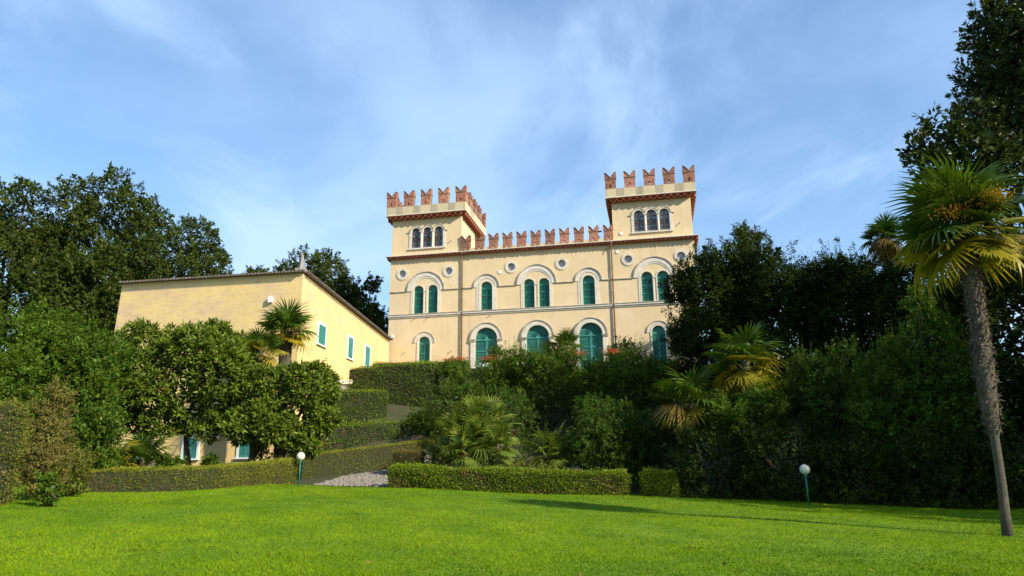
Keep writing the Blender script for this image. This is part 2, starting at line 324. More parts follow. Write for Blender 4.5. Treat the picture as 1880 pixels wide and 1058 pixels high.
def lawn_litter():
    """patches of clover and a few fallen leaves in the turf"""
    c = np.stack([RNG.uniform(-12, 12, 150), 8 + 18 * RNG.random(150) ** 1.4], -1); k = 55; p = np.repeat(c, k, 0) + RNG.normal(0, 1, (150 * k, 2)) * np.repeat(RNG.uniform(.08, .45, (150, 1)), k, 0) * np.array([1.5, .8]); n = len(p)
    z = terrain_h(p[:, 0], p[:, 1]) + .012 + .012 * RNG.random(n); a = RNG.random(n) * 6.28; A = np.stack([np.cos(a), np.sin(a), RNG.uniform(0, .5, n)], -1)
    me = leaf_mesh('clover', np.column_stack([p, z]), A, np.tile([0, 0, 1.0], (n, 1)) + RNG.normal(0, .2, (n, 3)), RNG.uniform(.02, .045, n), RNG.uniform(.016, .03, n), np.clip(RNG.normal(.4, .2, n), 0, .9), M['shrub'])
    tag(obj('clover', me), 'dark green clover patches scattered in the lawn', 'clover', kind='stuff')
    n = 130; x = RNG.uniform(-12, 12, n); y = 8 + 19 * RNG.random(n) ** 1.3; z = terrain_h(x, y) + .03; a = RNG.random(n) * 6.28
    me = leaf_mesh('fallen_leaves', np.stack([x, y, z], -1), np.stack([np.cos(a), np.sin(a), RNG.normal(0, .25, n)], -1), np.tile([0, 0, 1.0], (n, 1)) + RNG.normal(0, .3, (n, 3)), RNG.uniform(.05, .11, n), RNG.uniform(.03, .06, n), RNG.random(n) * .9, M['palmdead'])
    tag(obj('fallen_leaves', me), 'brown fallen leaves strewn over the lawn', 'leaves', kind='stuff')

# ------------------------------------------------------------------ villa
YAW = math.radians(11.57)
L0 = at(712.5, 620, 54.5); ZB = 8.0
villa = thing('villa', 'cream yellow crenellated villa with two square corner towers and green shutters', 'villa', (L0.x, L0.y, 0), -YAW)
UW = 24.5; CU = 12.25
def arc(c, z, r, a0, a1, n=16): return [(c + r * math.cos(math.radians(a0 + (a1 - a0) * i / n)), z + r * math.sin(math.radians(a0 + (a1 - a0) * i / n))) for i in range(n + 1)]
def arch(c, w, zb, zt, n=14):            # round-headed opening
    r = w / 2; return [(c - r, zb), (c + r, zb)] + arc(c, zt - r, r, 0, 180, n)
def archband(c, w, t, zb, zt, n=18):     # the frame round such an opening
    r = w / 2; zs = zt - r
    return [(c + r, zb), (c + r + t, zb)] + arc(c, zs, r + t, 0, 180, n) + [(c - r - t, zb), (c - r, zb)] + arc(c, zs, r, 180, 0, n)
def halfring(c, z, r0, r1, n=20): return arc(c, z, r1, 0, 180, n) + arc(c, z, r0, 180, 0, n)
def circ(c, z, r, n=24): return arc(c, z, r, 0, 360 - 360 / n, n - 1)
BIF = (3.1, CU, 21.4); SING = (8.19, 16.34); GW = (3.08, 21.42); DOORS = (8.17, 12.27, 16.36); OCU = (1.06, 5.04, 10.24, 14.3, 19.47, 23.45)
BO = .60; BW = .86
holes = []
for c in BIF: holes += [arch(c - BO, BW, 13.29, 15.64), arch(c + BO, BW, 13.29, 15.64)]
for c in SING: holes.append(arch(c, .96, 13.29, 15.64))
for c in GW: holes.append(arch(c, .98, ZB + .2, 11.41))
for c in DOORS: holes.append(arch(c, 1.82, ZB + .1, 11.88))
for c in OCU: holes.append(circ(c, 16.73, .31))
m = MB().prism([(0, ZB - 1.5), (UW, ZB - 1.5), (UW, 18.2), (0, 18.2)], holes, 0, .40)
m.box(0, UW, .402, 12.5, ZB - 1.5, 18.2)
m.build('wall', M['wall'], villa)
TRI = {3.13: (2.14, 3.13, 4.11), 21.43: (20.45, 21.43, 22.41)}
for tc_, u0, u1 in ((3.13, .03, 6.08), (21.43, 18.40, 24.47)):
    m = MB().prism([(u0, 18.2), (u1, 18.2), (u1, 21.8), (u0, 21.8)], [arch(c, .76, 18.88, 20.66) for c in TRI[tc_]], .01, .40)
    m.box(u0, u1, .402, 6.2, 18.2, 21.8); m.build('tower_wall', M['wall'], villa)
# ---- sub-part builders for shutters
def shutter_pair(c, w, zb, zt, y, parent, pitch=.085, head=True, gm='green'):
    zs = zt - w / 2 - .05
    for sgn in (-1, 1):
        m = MB(); a, b = (c - w/2, c - .008) if sgn < 0 else (c + .008, c + w/2)
        t = .055
        m.box(a, a + t, y - .03, y + .02, zb, zs); m.box(b - t, b, y - .03, y + .02, zb, zs)
        rails = [zb, zb + (zs - zb) * .34, zb + (zs - zb) * .68, zs - .07]
        for z in rails: m.box(a + t, b - t, y - .025, y + .018, z, z + .07)
        for z0, z1 in zip(rails[:-1], rails[1:]):
            z = z0 + .07 + pitch * .5
            while z < z1 - pitch * .4:
                R = Matrix.Translation(((a + b) / 2, y, z)) @ Matrix.Rotation(math.radians(-35), 4, 'X')
                m.box(-(b - a) / 2 + t, (b - a) / 2 - t, -.03, .03, -.006, .006, R); z += pitch
        m.build('shutter', M[gm], parent)
    if head:     # plain round head board
        m = MB().prism([(c - w/2, zs + .03), (c + w/2, zs + .03)] + arc(c, zt - w/2, w/2, 0, 180, 14), [], y - .01, y + .03)
        m.box(c - w/2, c + w/2, y - .035, y - .012, zs - .002, zs + .06)
        m.build('shutter_head', M[gm], parent)
    MB().box(c - w/2, c + w/2, y + .05, y + .06, zb, zs + .05).build('shutter_backing', M[gm], parent)
def lunette(c, zs, r, y, parent, gm='greendoor'):
    m = MB(); n = 17
    for i in range(n):
        a0 = math.pi * (i + .16) / n; a1 = math.pi * (i + .84) / n
        pts = [(c + .16 * math.cos(a0), zs + .16 * math.sin(a0)), (c + (r - .05) * math.cos(a0), zs + (r - .05) * math.sin(a0)), (c + (r - .05) * math.cos(a1), zs + (r - .05) * math.sin(a1)), (c + .16 * math.cos(a1), zs + .16 * math.sin(a1))]
        n0 = len(m.v); m.prism(pts, [], y - .04, y)
        for k in (0, 1, 4, 5): m.v[n0 + k] = (m.v[n0 + k][0], m.v[n0 + k][1] + .05, m.v[n0 + k][2])     # every blade set aslant
    m.prism(halfring(c, zs, r - .05, r), [], y - .05, y); m.prism(arc(c, zs, .16, 0, 180, 10), [], y - .05, y)
    m.box(c - r, c + r, y - .055, y - .003, zs - .08, zs - .002)
    fl_ = m.build('fanlight', M[gm], parent)
    MB().prism(arc(c, zs, r, 0, 180, 20), [], y + .06, y + .07).build('fanlight_gap_shade', M['muntin'], parent)  # dark sheet painted as the shade in the gaps between the blades
# ---- biforate windows with their great relieving arches
for c in BIF:
    m = MB()
    for s in (-1, 1): m.prism(archband(c + s * BO, BW, .10, 13.29, 15.64), [], -.045, .06)
    w = m.build('window', M['stone'], villa)
    MB().prism(halfring(c, 15.2, 1.20, 1.545), [], -.06, .02).prism(halfring(c, 15.2, 1.06, 1.195), [], -.03, .02).build('arch_moulding', M['stone'], w)
    MB().prism(halfring(c, 15.2, 1.548, 1.61), [], -.12, .02).build('hood_mould', M['dirty'], w)
    for s in (-1, 1):
        a, b = sorted((c + s * 1.06, c + s * 1.26)); MB().box(a, b, -.035, .02, 13.29, 15.198).build('jamb_panel', M['stone'], w)
    col = MB().lathe([(.085, 13.38), (.08, 14.2), (.075, 14.98)], 12, (c, .10, 0)); col.lathe([(.13, 13.295), (.13, 13.34), (.09, 13.39)], 12, (c, .10, 0)); col.lathe([(.08, 14.98), (.10, 15.05), (.15, 15.14)], 12, (c, .10, 0)); col.box(c - .165, c + .165, -.065, .26, 15.14, 15.235)
    col.build('column', M['stone'], w)
    for s in (-1, 1): shutter_pair(c + s * BO, BW, 13.31, 15.64, .24, w)
for c in SING:
    w = MB().prism(archband(c, .96, .16, 13.29, 15.64), [], -.05, .08).build('window', M['stone'], villa)
    MB().prism(halfring(c, 15.2, .70, 1.01), [], -.035, .02).build('arch_moulding', M['stone'], w)
    MB().prism(halfring(c, 15.2, 1.013, 1.075), [], -.11, .02).build('hood_mould', M['dirty'], w)
    for s in (-1, 1):
        a, b = sorted((c + s * .645, c + s * .82)); MB().box(a, b, -.03, .02, 13.29, 15.198).build('jamb_panel', M['stone'], w)
    shutter_pair(c, .96, 13.31, 15.64, .24, w)
for c in GW:
    w = MB().prism(archband(c, .98, .11, ZB + .2, 11.41), [], -.05, .08).build('window', M['stone'], villa)
    MB().prism(halfring(c, 10.91, .64, .835), [], -.03, .02).build('arch_moulding', M['stone'], w)
    MB().prism(halfring(c, 10.91, .838, .89), [], -.08, .02).build('hood_mould', M['dirty'], w)
    shutter_pair(c, .98, ZB + .22, 11.41, .24, w, gm='greendoor')
for c in DOORS:
    zs = 10.97; m = MB().prism(halfring(c, zs + .002, .91, 1.22), [], -.10, .08)
    for s in (-1, 1):
        a, b = sorted((c + s * .91, c + s * 1.24)); m.box(a, b, -.09, .08, ZB, zs - .22)
    w = m.build('door_surround', M['stone'], villa)
    MB().prism(halfring(c, zs + .03, 1.223, 1.30), [], -.15, .02).build('hood_mould', M['dirty'], w)
    for s in (-1, 1):
        a, b = sorted((c + s * .90, c + s * 1.30)); MB().box(a, b, -.13, .06, zs - .218, zs - .098).box(a - .04, b + .04, -.17, .06, zs - .098, zs).build('capital', M['dirty'], w)
    shutter_pair(c, 1.82, ZB + .12, zs + .91 + .05 - .06, .22, w, pitch=.13, head=False, gm='greendoor')
    lunette(c, zs, .91, .22, w)
for c in OCU:
    w = MB().prism(circ(c, 16.73, .50), [circ(c, 16.73, .31)], -.05, .02).build('oculus', M['stone'], villa)
    MB().prism(circ(c, 16.73, .57), [circ(c, 16.73, .503)], -.025, .02).build('outer_ring', M['wall'], w)
    MB().prism(circ(c, 16.73, .33), [], .16, .18).build('pane', M['ocglass'], w)
for tc_, cs in TRI.items():
    m = MB(); x0 = cs[0] - .38; x1 = cs[2] + .38
    for c in cs: m.prism(archband(c, .76, .105, 18.88, 20.66), [], -.04, .10)
    for s, xx in ((-1, x0), (1, x1)):
        a, b = sorted((xx + s * .107, xx + s * .20)); m.box(a, b, -.035, .06, 18.88, 20.28)
    w = m.build('window', M['stone'], villa)
    MB().box(x0 - .24, x1 + .24, -.11, .10, 18.76, 18.877).build('sill', M['stone'], w)
    for c in (sum(cs[:2]) / 2, sum(cs[1:]) / 2): MB().lathe([(.07, 18.9), (.065, 20.1), (.12, 20.24)], 10, (c, -.06, 0)).box(c - .14, c + .14, -.19, .02, 20.24, 20.31).build('column', M['stone'], w)
    m = MB()
    for i, c in enumerate(cs): m.prism(halfring(c, 20.29, .487, .565), [], -.07, .02)
    for s, xx in ((-1, cs[0] - .565), (1, cs[2] + .565)):
        a, b = sorted((xx, xx + s * .2)); m.box(a, b, -.07, .02, 20.25, 20.32)
    m.build('hood_mould', M['dirty'], w)
    for c in cs:
        m = MB().prism(archband(c, .66, .05, 18.9, 20.61), [], .12, .17); m.box(c - .045, c + .045, .11, .17, 18.9, 20.6)
        for z in (19.22, 19.52, 19.86, 20.2): m.box(c - .33, c + .33, .13, .165, z - .018, z + .018)
        m.box(c - .33, c + .33, .115, .168, 19.66, 19.74)
        fr = m.build('window_frame', M['muntin'], w)
        MB().prism(arch(c, .70, 18.9, 20.63), [], .18, .19).build('pane', M['glass'], w)
# ---- string courses, broken where the hood moulds rise
MB().box(-.06, UW + .06, -.13, .02, 13.10, 13.235).build('string_course', M['stone'], villa)
MB().box(-.09, UW + .09, -.17, .02, 13.237, 13.286).build('string_course_top', M['dirty'], villa)
MB().box(-.03, UW + .03, -.06, .02, 12.98, 13.098).build('string_course_base', M['stone'], villa)
xsb = [-.02]
for c, r in sorted([(c, 1.60) for c in BIF] + [(c, 1.07) for c in SING]): xsb += [c - r, c + r]
xsb.append(UW + .02)
for a, b in zip(xsb[::2], xsb[1::2]): MB().box(a, b, -.08, .02, 15.165, 15.225).build('impost_string', M['dirty'], villa)
# ---- cornice of clay tiles
def tile_mesh(w, d, h):
    m = MB(); n = 6; t = .025
    out = [(w / 2 * math.cos(math.pi + math.pi * i / n), h * math.sin(math.pi + math.pi * i / n)) for i in range(n + 1)]
    inn = [((w / 2 - t) * math.cos(math.pi + math.pi * i / n), (h - t) * math.sin(math.pi + math.pi * i / n)) for i in range(n + 1)]
    m.prism(out + inn[::-1], [], -d, .0)
    for i, (x, y, z) in enumerate(m.v): m.v[i] = (x, y, z)
    return m.mesh('cornice_tile', M['tile'], True)
tileS = tile_mesh(.31, .34, .15); tileL = tile_mesh(.52, .45, .23)
def row(me, n, x0, x1, y, z, rz=0, origin=None):
    for i in range(n):
        o = obj('cornice_tile', me, villa); t = x0 + (x1 - x0) * (i + .5) / n
        if rz == 0: o.location = (t, y + random.uniform(-.02, .02), z + random.uniform(-.008, .008))
        else: o.location = (y, t, z + random.uniform(-.008, .008))
        o.rotation_euler = (0, random.uniform(-.05, .05), rz)
row(tileS, 74, -.25, UW + .25, 0, 18.12); row(tileS, 18, 0, 6.2, UW, 18.12, math.pi / 2); row(tileS, 14, 0, 5, 0, 18.12, -math.pi / 2)
MB().box(-.30, UW + .30, -.33, 6.2, 18.123, 18.17).build('cornice_bed', M['tile'], villa)
MB().box(-.33, UW + .33, -.37, 6.2, 18.172, 18.235).build('cornice_slab', M['stone'], villa)
MB().box(6.12, 18.38, -.12, .30, 18.237, 18.52).build('curtain_parapet', M['band'], villa)
MB().box(6.12, 18.36, .30, 12.3, 18.237, 18.30).build('roof', M['roof'], villa)
# ---- tower heads
def merlon_meshes(w, hs, ht, d):
    hn = hs + .03; dd = ht - hn
    def wing(s): return [(w / 2 + s * (w / 2 + .04) * k, hn + dd * math.sin(k * math.pi / 2) ** 1.05) for k in (.0, .15, .3, .45, .6, .75, .9, 1.0)]
    right = wing(1); left = wing(-1)
    prof = [(0, 0), (w, 0), (w, hs), (w + .04, hs + .02)] + right[::-1] + left[1:] + [(-.04, hs + .02), (0, hs)]
    hole = [(w / 2 - .05, .10), (w / 2 + .05, .10), (w / 2 + .05, .38), (w / 2 - .05, .38)]
    body = MB().prism(prof, [hole], -d / 2, d / 2).mesh('merlon', M['brick'])
    m = MB()
    for pts in (left, right):
        up = [(x, z + .005) for x, z in pts]; m.prism(up + [(x + (0 if i else 0), z + .05) for i, (x, z) in reversed(list(enumerate(pts)))], [], -d / 2 - .04, d / 2 + .04)
    cap = m.mesh('coping', M['coping'])
    st = MB().box(-.035, w + .035, -d / 2 - .035, -d / 2 - .002, hs - .06, hs).box(-.035, w + .035, d / 2 + .002, d / 2 + .035, hs - .06, hs).mesh('shoulder_band', M['coping'])
    return body, cap, st, w
MT = merlon_meshes(.84, .90, 1.36, .42); MC = merlon_meshes(.71, .95, 1.35, .34)
def merlon(ms, x, y, z, rz=0):          # x,y is the centre of the foot
    o = obj('merlon', ms[0], villa); o.rotation_euler = (0, 0, rz)
    o.location = Vector((x, y, z)) + Matrix.Rotation(rz, 3, 'Z') @ Vector((-ms[3] / 2, 0, 0))
    for nm, me in (('coping', ms[1]), ('shoulder_band', ms[2])): obj(nm, me, o)
for u0, u1 in ((.03, 6.08), (18.40, 24.47)):
    y0, y1 = .01, 6.2; e = .42
    row(tileL, 12, u0 - .1, u1 + .1, y0, 21.62); row(tileL, 12, y0, y1, u1, 21.62, math.pi / 2); row(tileL, 12, y0, y1, u0, 21.62, -math.pi / 2)
    MB().box(u0 - .34, u1 + .34, y0 - .34, y1 + .34, 21.622, 21.72).build('cornice_bed', M['tile'], villa)
    MB().box(u0 - .47, u1 + .47, y0 - .47, y1 + .47, 21.722, 21.80).build('cornice_slab', M['stone'], villa)
    a, b, c, d = u0 - e, u1 + e, y0 - e, y1 + e; t = .42
    MB().prism([(a, c), (b, c), (b, d), (a, d)], [[(a + t, c + t), (b - t, c + t), (b - t, d - t), (a + t, d - t)]], 0, 1)
    m = MB(); m.prism([(a, c), (b, c), (b, d), (a, d)], [[(a + t, c + t), (b - t, c + t), (b - t, d - t), (a + t, d - t)]], 21.802, 22.50)
    m.v = [(x, z, y) for x, y, z in m.v]; m.build('parapet', M['band'], villa)
    MB().box(a + t, b - t, c + t, d - t, 21.802, 21.9).build('roof', M['roof'], villa)
    n = 5
    for i in range(n - 1):
        x0_ = a + .42 + (b - a - .84) * i / (n - 1) + .46; x1_ = a + .42 + (b - a - .84) * (i + 1) / (n - 1) - .46
        MB().box(x0_, x1_, c - .012, c - .002, 21.86 + .05 * random.random(), 22.50).build('parapet_apron', M['apron'], villa)
    for i in range(n): 
        xx = a + .42 + (b - a - .84) * i / (n - 1); merlon(MT, xx, c + .21, 22.502); merlon(MT, xx, d - .21, 22.502)
    for i in range(1, n - 1):
        yy = c + .42 + (d - c - .84) * i / (n - 1); merlon(MT, b - .21, yy, 22.502, math.pi / 2); merlon(MT, a + .21, yy, 22.502, math.pi / 2)
    # the corner merlons turn the corner
    for xx in (a + .21, b - .21):
        o = obj('merlon', MB().box(-.21, .21, 0, .42, 0, .9).mesh('merlon', M['brick']), villa); o.location = (xx, c + .422, 22.502)
for i in range(11): merlon(MC, 6.46 + 1.158 * i, .03, 18.237)
# ---- downpipes, plaques and roof bits
for c, sw in ((6.2, 0), (18.22, 1)):
    m = MB().tube([(c, -.30, 18.05), (c, -.16, 17.8), (c, -.115, 17.5), (c, -.115, ZB)], .055, 10)
    p = m.build('downpipe', M['pipe'], villa, True)
    m = MB()
    for z in (9.5, 11.3, 14.2, 16.2): m.tube([(c, -.115, z - .03), (c, -.115, z + .03)], .07, 10); m.box(c - .02, c + .02, -.07, .0, z - .02, z + .02)
    m.tube([(c, -.30, 18.02), (c, -.30, 18.12)], .10, 10); m.build('pipe_bracket', M['pipe'], p)
MB().tube([(17.6, -.05, 17.25), (17.75, -.06, 17.62), (18.1, -.08, 17.75)], .02, 6).build('cable', M['pipe'], villa)
for u, z, s in ((18.65, 17.36, .10), (9.3, 16.35, .12), (19.03, 18.85, .11), (.38, 11.55, .12)):
    MB().box(u - s, u + s, -.05, .0, z - s, z + s).build('junction_box', M['white'], villa)
for u, z in ((1.46, 10.16), (5.33, 10.13), (2.2, 12.9), (3.3, 12.9), (8.5, 12.85), (5.18, 19.3), (23.5, 19.35)):
    MB().tube([(u, .0, z), (u + .02, -.14, z + .02), (u + .02, -.14, z - .04)], .03, 6).build('wall_hook', M['pipe'], villa)
MB().box(14.85, 15.45, 2.4, 2.9, 18.3, 18.98).build('chimney', M['band'], villa); MB().box(14.78, 15.52, 2.33, 2.97, 18.982, 19.06).build('chimney_cap', M['pipe'], villa)
MB().box(6.95, 7.25, 2.2, 2.5, 18.3, 18.95).build('vent_box', M['green'], villa)
pn = MB().lathe([(.42, 18.3), (.30, 18.9), (.16, 19.5), (.06, 20.0), (.0, 20.05)], 10, (17.0, 3.4, 0)).build('pinnacle', M['tile'], villa)
MB().tube([(17.0, 3.4, 20.0), (17.0, 3.4, 20.95)], .018, 6).box(16.8, 17.2, 3.39, 3.41, 20.62, 20.66).box(17.0, 17.32, 3.392, 3.408, 20.25, 20.4).build('weather_vane', M['pipe'], pn)
MB().lathe([(.26, 18.3), (.22, 18.9), (.08, 19.6), (.05, 19.7), (.09, 19.78), (.0, 19.9)], 10, (9.55, 2.5, 0)).build('white_pinnacle', M['stone'], villa)

# ------------------------------------------------------------------ yellow house on the left
P_tl = at(224.9, 521.5, 38.6); P_tr = at(556.9, 500.7, 36.0); P_fr = at(714.5, 625.2, 54.0)
ZE = (P_tl.z + P_tr.z + P_fr.z) / 3
house = thing('house', 'tall yellow plastered house with few windows and thin tiled eaves', 'house', (P_tr.x, P_tr.y, 0))
def hl(p): return Vector((p.x - P_tr.x, p.y - P_tr.y, p.z))
tl, tr, fr = hl(P_tl), hl(P_tr), hl(P_fr); bl = tl + (fr - tr)
tl_b = tl + (tl - tr).normalized() * .45        # battered left end
m = MB(); q = [tl_b, tr, fr, bl]; z0 = -1.0
top = [tl, tr, fr, bl]; zt = [P_tl.z, P_tr.z, P_fr.z, P_fr.z]
v = [(p.x, p.y, z0) for p in q] + [(p.x, p.y, z) for p, z in zip(top, zt)]
m.add(v, [(0, 1, 5, 4), (1, 2, 6, 5), (2, 3, 7, 6), (3, 0, 4, 7), (4, 5, 6, 7)]); m.build('wall', M['house'], house)
cx = sum((p for p in top), Vector()) / 4
m = MB()
def outp(p, k, z): d = Vector((p.x - cx.x, p.y - cx.y)).normalized(); return (p.x + d.x * k, p.y + d.y * k, z)
ra = [outp(p, .22, z + .003) for p, z in zip(top, zt)]; rb = [outp(p, .26, z + .10) for p, z in zip(top, zt)]; rc = [(p.x * .5 + cx.x * .5, p.y * .5 + cx.y * .5, z + .75) for p, z in zip(top, zt)]
m.add(ra + rb + rc, [(0,1,5,4),(1,2,6,5),(2,3,7,6),(3,0,4,7),(4,5,9,8),(5,6,10,9),(6,7,11,10),(7,4,8,11),(8,9,10,11),(3,2,1,0)])
roof = m.build('roof', M['roof'], house)
def eave_row(a, b, za, zb, n):
    m = MB(); d = (b - a); nrm = Vector((d.y, -d.x, 0)).normalized()
    for i in range(n):
        t = (i + .5) / n; p = a + d * t; z = za + (zb - za) * t + .06
        m.tube([Vector((p.x, p.y, z)) + nrm * .05, Vector((p.x, p.y, z - .04)) + nrm * .33], [.05, .06], 6)
    return m.build('eave_tiles', M['roof'], roof)
eave_row(tl, tr, zt[0], zt[1], 56); eave_row(tr, fr, zt[1], zt[2], 90)
def wall_frame(a, b):
    d = (b - a); d.z = 0; d.normalize(); return d, Vector((d.y, -d.x, 0))
def wall_window(a, b, px0, px1, py0, py1, open_leaf=False):
    """window on the house wall a-b found by where the eye sees it"""
    d, n = wall_frame(a, b); A = a + Vector((P_tr.x, P_tr.y, 0))
    def hit(px, py):
        r = ray(px, py); k = (A.x * n.x + A.y * n.y) / (r[0] * n.x + r[1] * n.y); p = Vector((r[0] * k, r[1] * k, EYE + r[2] * k))
        return (p - A).dot(d), p.z
    u0 = hit(px0, (py0 + py1) / 2)[0]; u1 = hit(px1, (py0 + py1) / 2)[0]; pm = (px0 + px1) / 2; z1 = hit(pm, py0)[1]; z0 = hit(pm, py1)[1]
    R = Matrix.Translation((a.x, a.y, 0)) @ Matrix((( d.x, -n.x, 0, 0), (d.y, -n.y, 0, 0), (0, 0, 1, 0), (0, 0, 0, 1)))
    t = min(.14, (u1 - u0) * .14)
    m = MB().box(u0, u0 + t, -.055, .01, z0, z1, R).box(u1 - t, u1, -.055, .01, z0, z1, R).box(u0 + t, u1 - t, -.055, .01, z1 - t, z1, R)
    w = m.build('window', M['white'], house)
    MB().box(u0 - .05, u1 + .05, -.12, .01, z0 - .08, z0 - .002, R).build('sill', M['white'], w)
    c = (u0 + u1) / 2
    for s in (-1, 1):
        m = MB(); a0, b0 = (u0 + t, c - .01) if s < 0 else (c + .01, u1 - t)
        m.box(a0, b0, -.022, -.004, z0, z1 - t, R); zz_ = z0 + .08
        m.box(a0, a0 + .04, -.045, -.023, z0, z1 - t, R); m.box(b0 - .04, b0, -.045, -.023, z0, z1 - t, R)
        while zz_ < z1 - t - .06: m.box(a0 + .042, b0 - .042, -.038, -.023, zz_, zz_ + .045, R); zz_ += .09
        m.build('shutter', M['greendoor'], w)
    return R
for a_ in ((582, 598, 593, 634), (637, 648, 616, 659), (668.5, 679, 633, 675)): wall_window(tr, fr, *a_)
for a_ in ((246, 282, 790, 846), (334, 367, 800, 842), (436, 468, 795, 840)): wall_window(tl, tr, *a_)
# corner finial, ridge stone, terrace stub and wall lamps
fl = at(553, 498, 37.2); f0 = hl(fl)
MB().box(f0.x - .27, f0.x + .27, f0.y - .27, f0.y + .27, zt[1] + .05, zt[1] + .55).lathe([(.27, zt[1] + .552), (.16, zt[1] + .95), (.03, zt[1] + 1.5), (.0, zt[1] + 1.52)], 4, (f0.x, f0.y, 0)).build('corner_finial', M['grey'], house)
f1 = hl(at(389, 506, 38.0)); MB().lathe([(.0, zt[1] - .1), (.42, zt[1] - .05), (.34, zt[1] + .16), (.12, zt[1] + .28), (.0, zt[1] + .30)], 9, (f1.x, f1.y, 0)).build('ridge_stone', M['grey'], house)
MB().box(-.12, .12, -.06, .1, 0, .3, Matrix.Translation(hl(at(497, 556, 36.4)) + Vector((0, -.1, 0)))).build('alarm_box', M['white'], house)
sb = at(630, 705, 42.5)
tw = thing('terrace_wall', 'short grey terrace wall with white stone coping beside the house', 'wall', (sb.x + .5, sb.y, 0))
MB().box(-1.0, 1.4, 0, 2.2, 2.5, sb.z - .02).build('wall', M['grey'], tw); MB().box(-1.08, 1.48, -.08, 2.2, sb.z - .018, sb.z + .26).build('coping', M['stone'], tw)
for px, py, lab in ((305, 805, 'white globe wall lamp between the first two ground floor windows'), (401, 803, 'white globe wall lamp right of the middle ground floor window')):
    d, n = wall_frame(tl, tr); p = at(px, py, 37.4); A = tl + Vector((P_tr.x, P_tr.y, 0)); k = (A.x * n.x + A.y * n.y) / (p.x * n.x + p.y * n.y)
    p = Vector((p.x * k, p.y * k, EYE + (p.z - EYE) * k)) + n * .22
    t = thing('wall_lamp', lab, 'lamp', p, 0, 'globe wall lamps on the house')
    MB().lathe([(.16 * math.sin(math.pi * i / 10), -.16 * math.cos(math.pi * i / 10)) for i in range(11)], 16).build('globe', M['globe'], t, True)
    MB().tube([(0, 0, -.15), tuple(-n * .2 + Vector((0, 0, -.2)))], .03, 8).build('bracket', M['pipe'], t)
#@@VEG
# ------------------------------------------------------------------ foliage builders
def unit(a): return a / np.maximum(np.linalg.norm(a, axis=-1, keepdims=True), 1e-9)
def leaf_mesh(name, P, A, N, L, W, tint, m):
    A = unit(A); Sd = unit(np.cross(A, N)); Nn = np.cross(Sd, A)
    L = np.broadcast_to(L, len(P))[:, None]; W = np.broadcast_to(W, len(P))[:, None]
    mid = P + A * L * .45 + Nn * L * .07
    tip = P + A * L - Nn * L * .06
    v = np.stack([P, mid + Sd * W / 2, tip, mid - Sd * W / 2], 1).reshape(-1, 3)
    me = bpy.data.meshes.new(name); set_mesh(me, v, np.arange(len(v)).reshape(-1, 4), tint); me.materials.append(m); return me
def lobes_in(px0, px1, py0, py1, Y, n=7, dep=.85, main=.70, small=(.24, .52), seed=0, sq=.72):
    r = np.random.default_rng(abs(seed * 131 + int(px0 * 7 + py0))); c = np.array(at((px0 + px1) / 2, (py0 + py1) / 2, Y))
    a = np.array(at(px0, (py0 + py1) / 2, Y)); b = np.array(at(px1, (py0 + py1) / 2, Y)); t = np.array(at((px0 + px1) / 2, py0, Y)); d = np.array(at((px0 + px1) / 2, py1, Y))
    R = np.array([(b[0] - a[0]) / 2, (b[0] - a[0]) / 2 * dep, (t[2] - d[2]) / 2]); out = [(c, R * main)]
    q = min(R) 
    for i in range(n):
        u = unit(r.normal(size=3)); u[2] = abs(u[2]) * .9 - .25; u[1] -= .25; u = unit(u); u = np.sign(u) * np.abs(u) ** sq; s = r.uniform(*small) * q
        out.append((c + u * np.maximum(R - s, .1), np.array([s, s, s]) * r.uniform(.9, 1.2, 3)))
    return out
def scatter(lobes, n, rlo=.82, rhi=1.06, under=-.75):
    w = np.array([l[1][0] * l[1][2] + l[1][1] * l[1][2] for l in lobes]); w = w / w.sum(); P = []; O = []
    C = np.array([l[0] for l in lobes]); R = np.array([l[1] for l in lobes]); got = 0
    for _ in range(30):
        k = RNG.choice(len(lobes), n, p=w); u = unit(RNG.normal(size=(n, 3))); u = u[(u[:, 2] > under)]; k = k[:len(u)]
        p = C[k] + u * R[k] * RNG.uniform(rlo, rhi, (len(u), 1))
        dd = np.linalg.norm((p[:, None] - C[None]) / R[None], axis=2); dd[np.arange(len(u)), k] = 9
        ok = dd.min(1) > .80; P.append(p[ok]); O.append(unit(u[ok] / R[k][ok])); got += ok.sum()
        if got >= n: break
    return np.concatenate(P)[:n], np.concatenate(O)[:n]
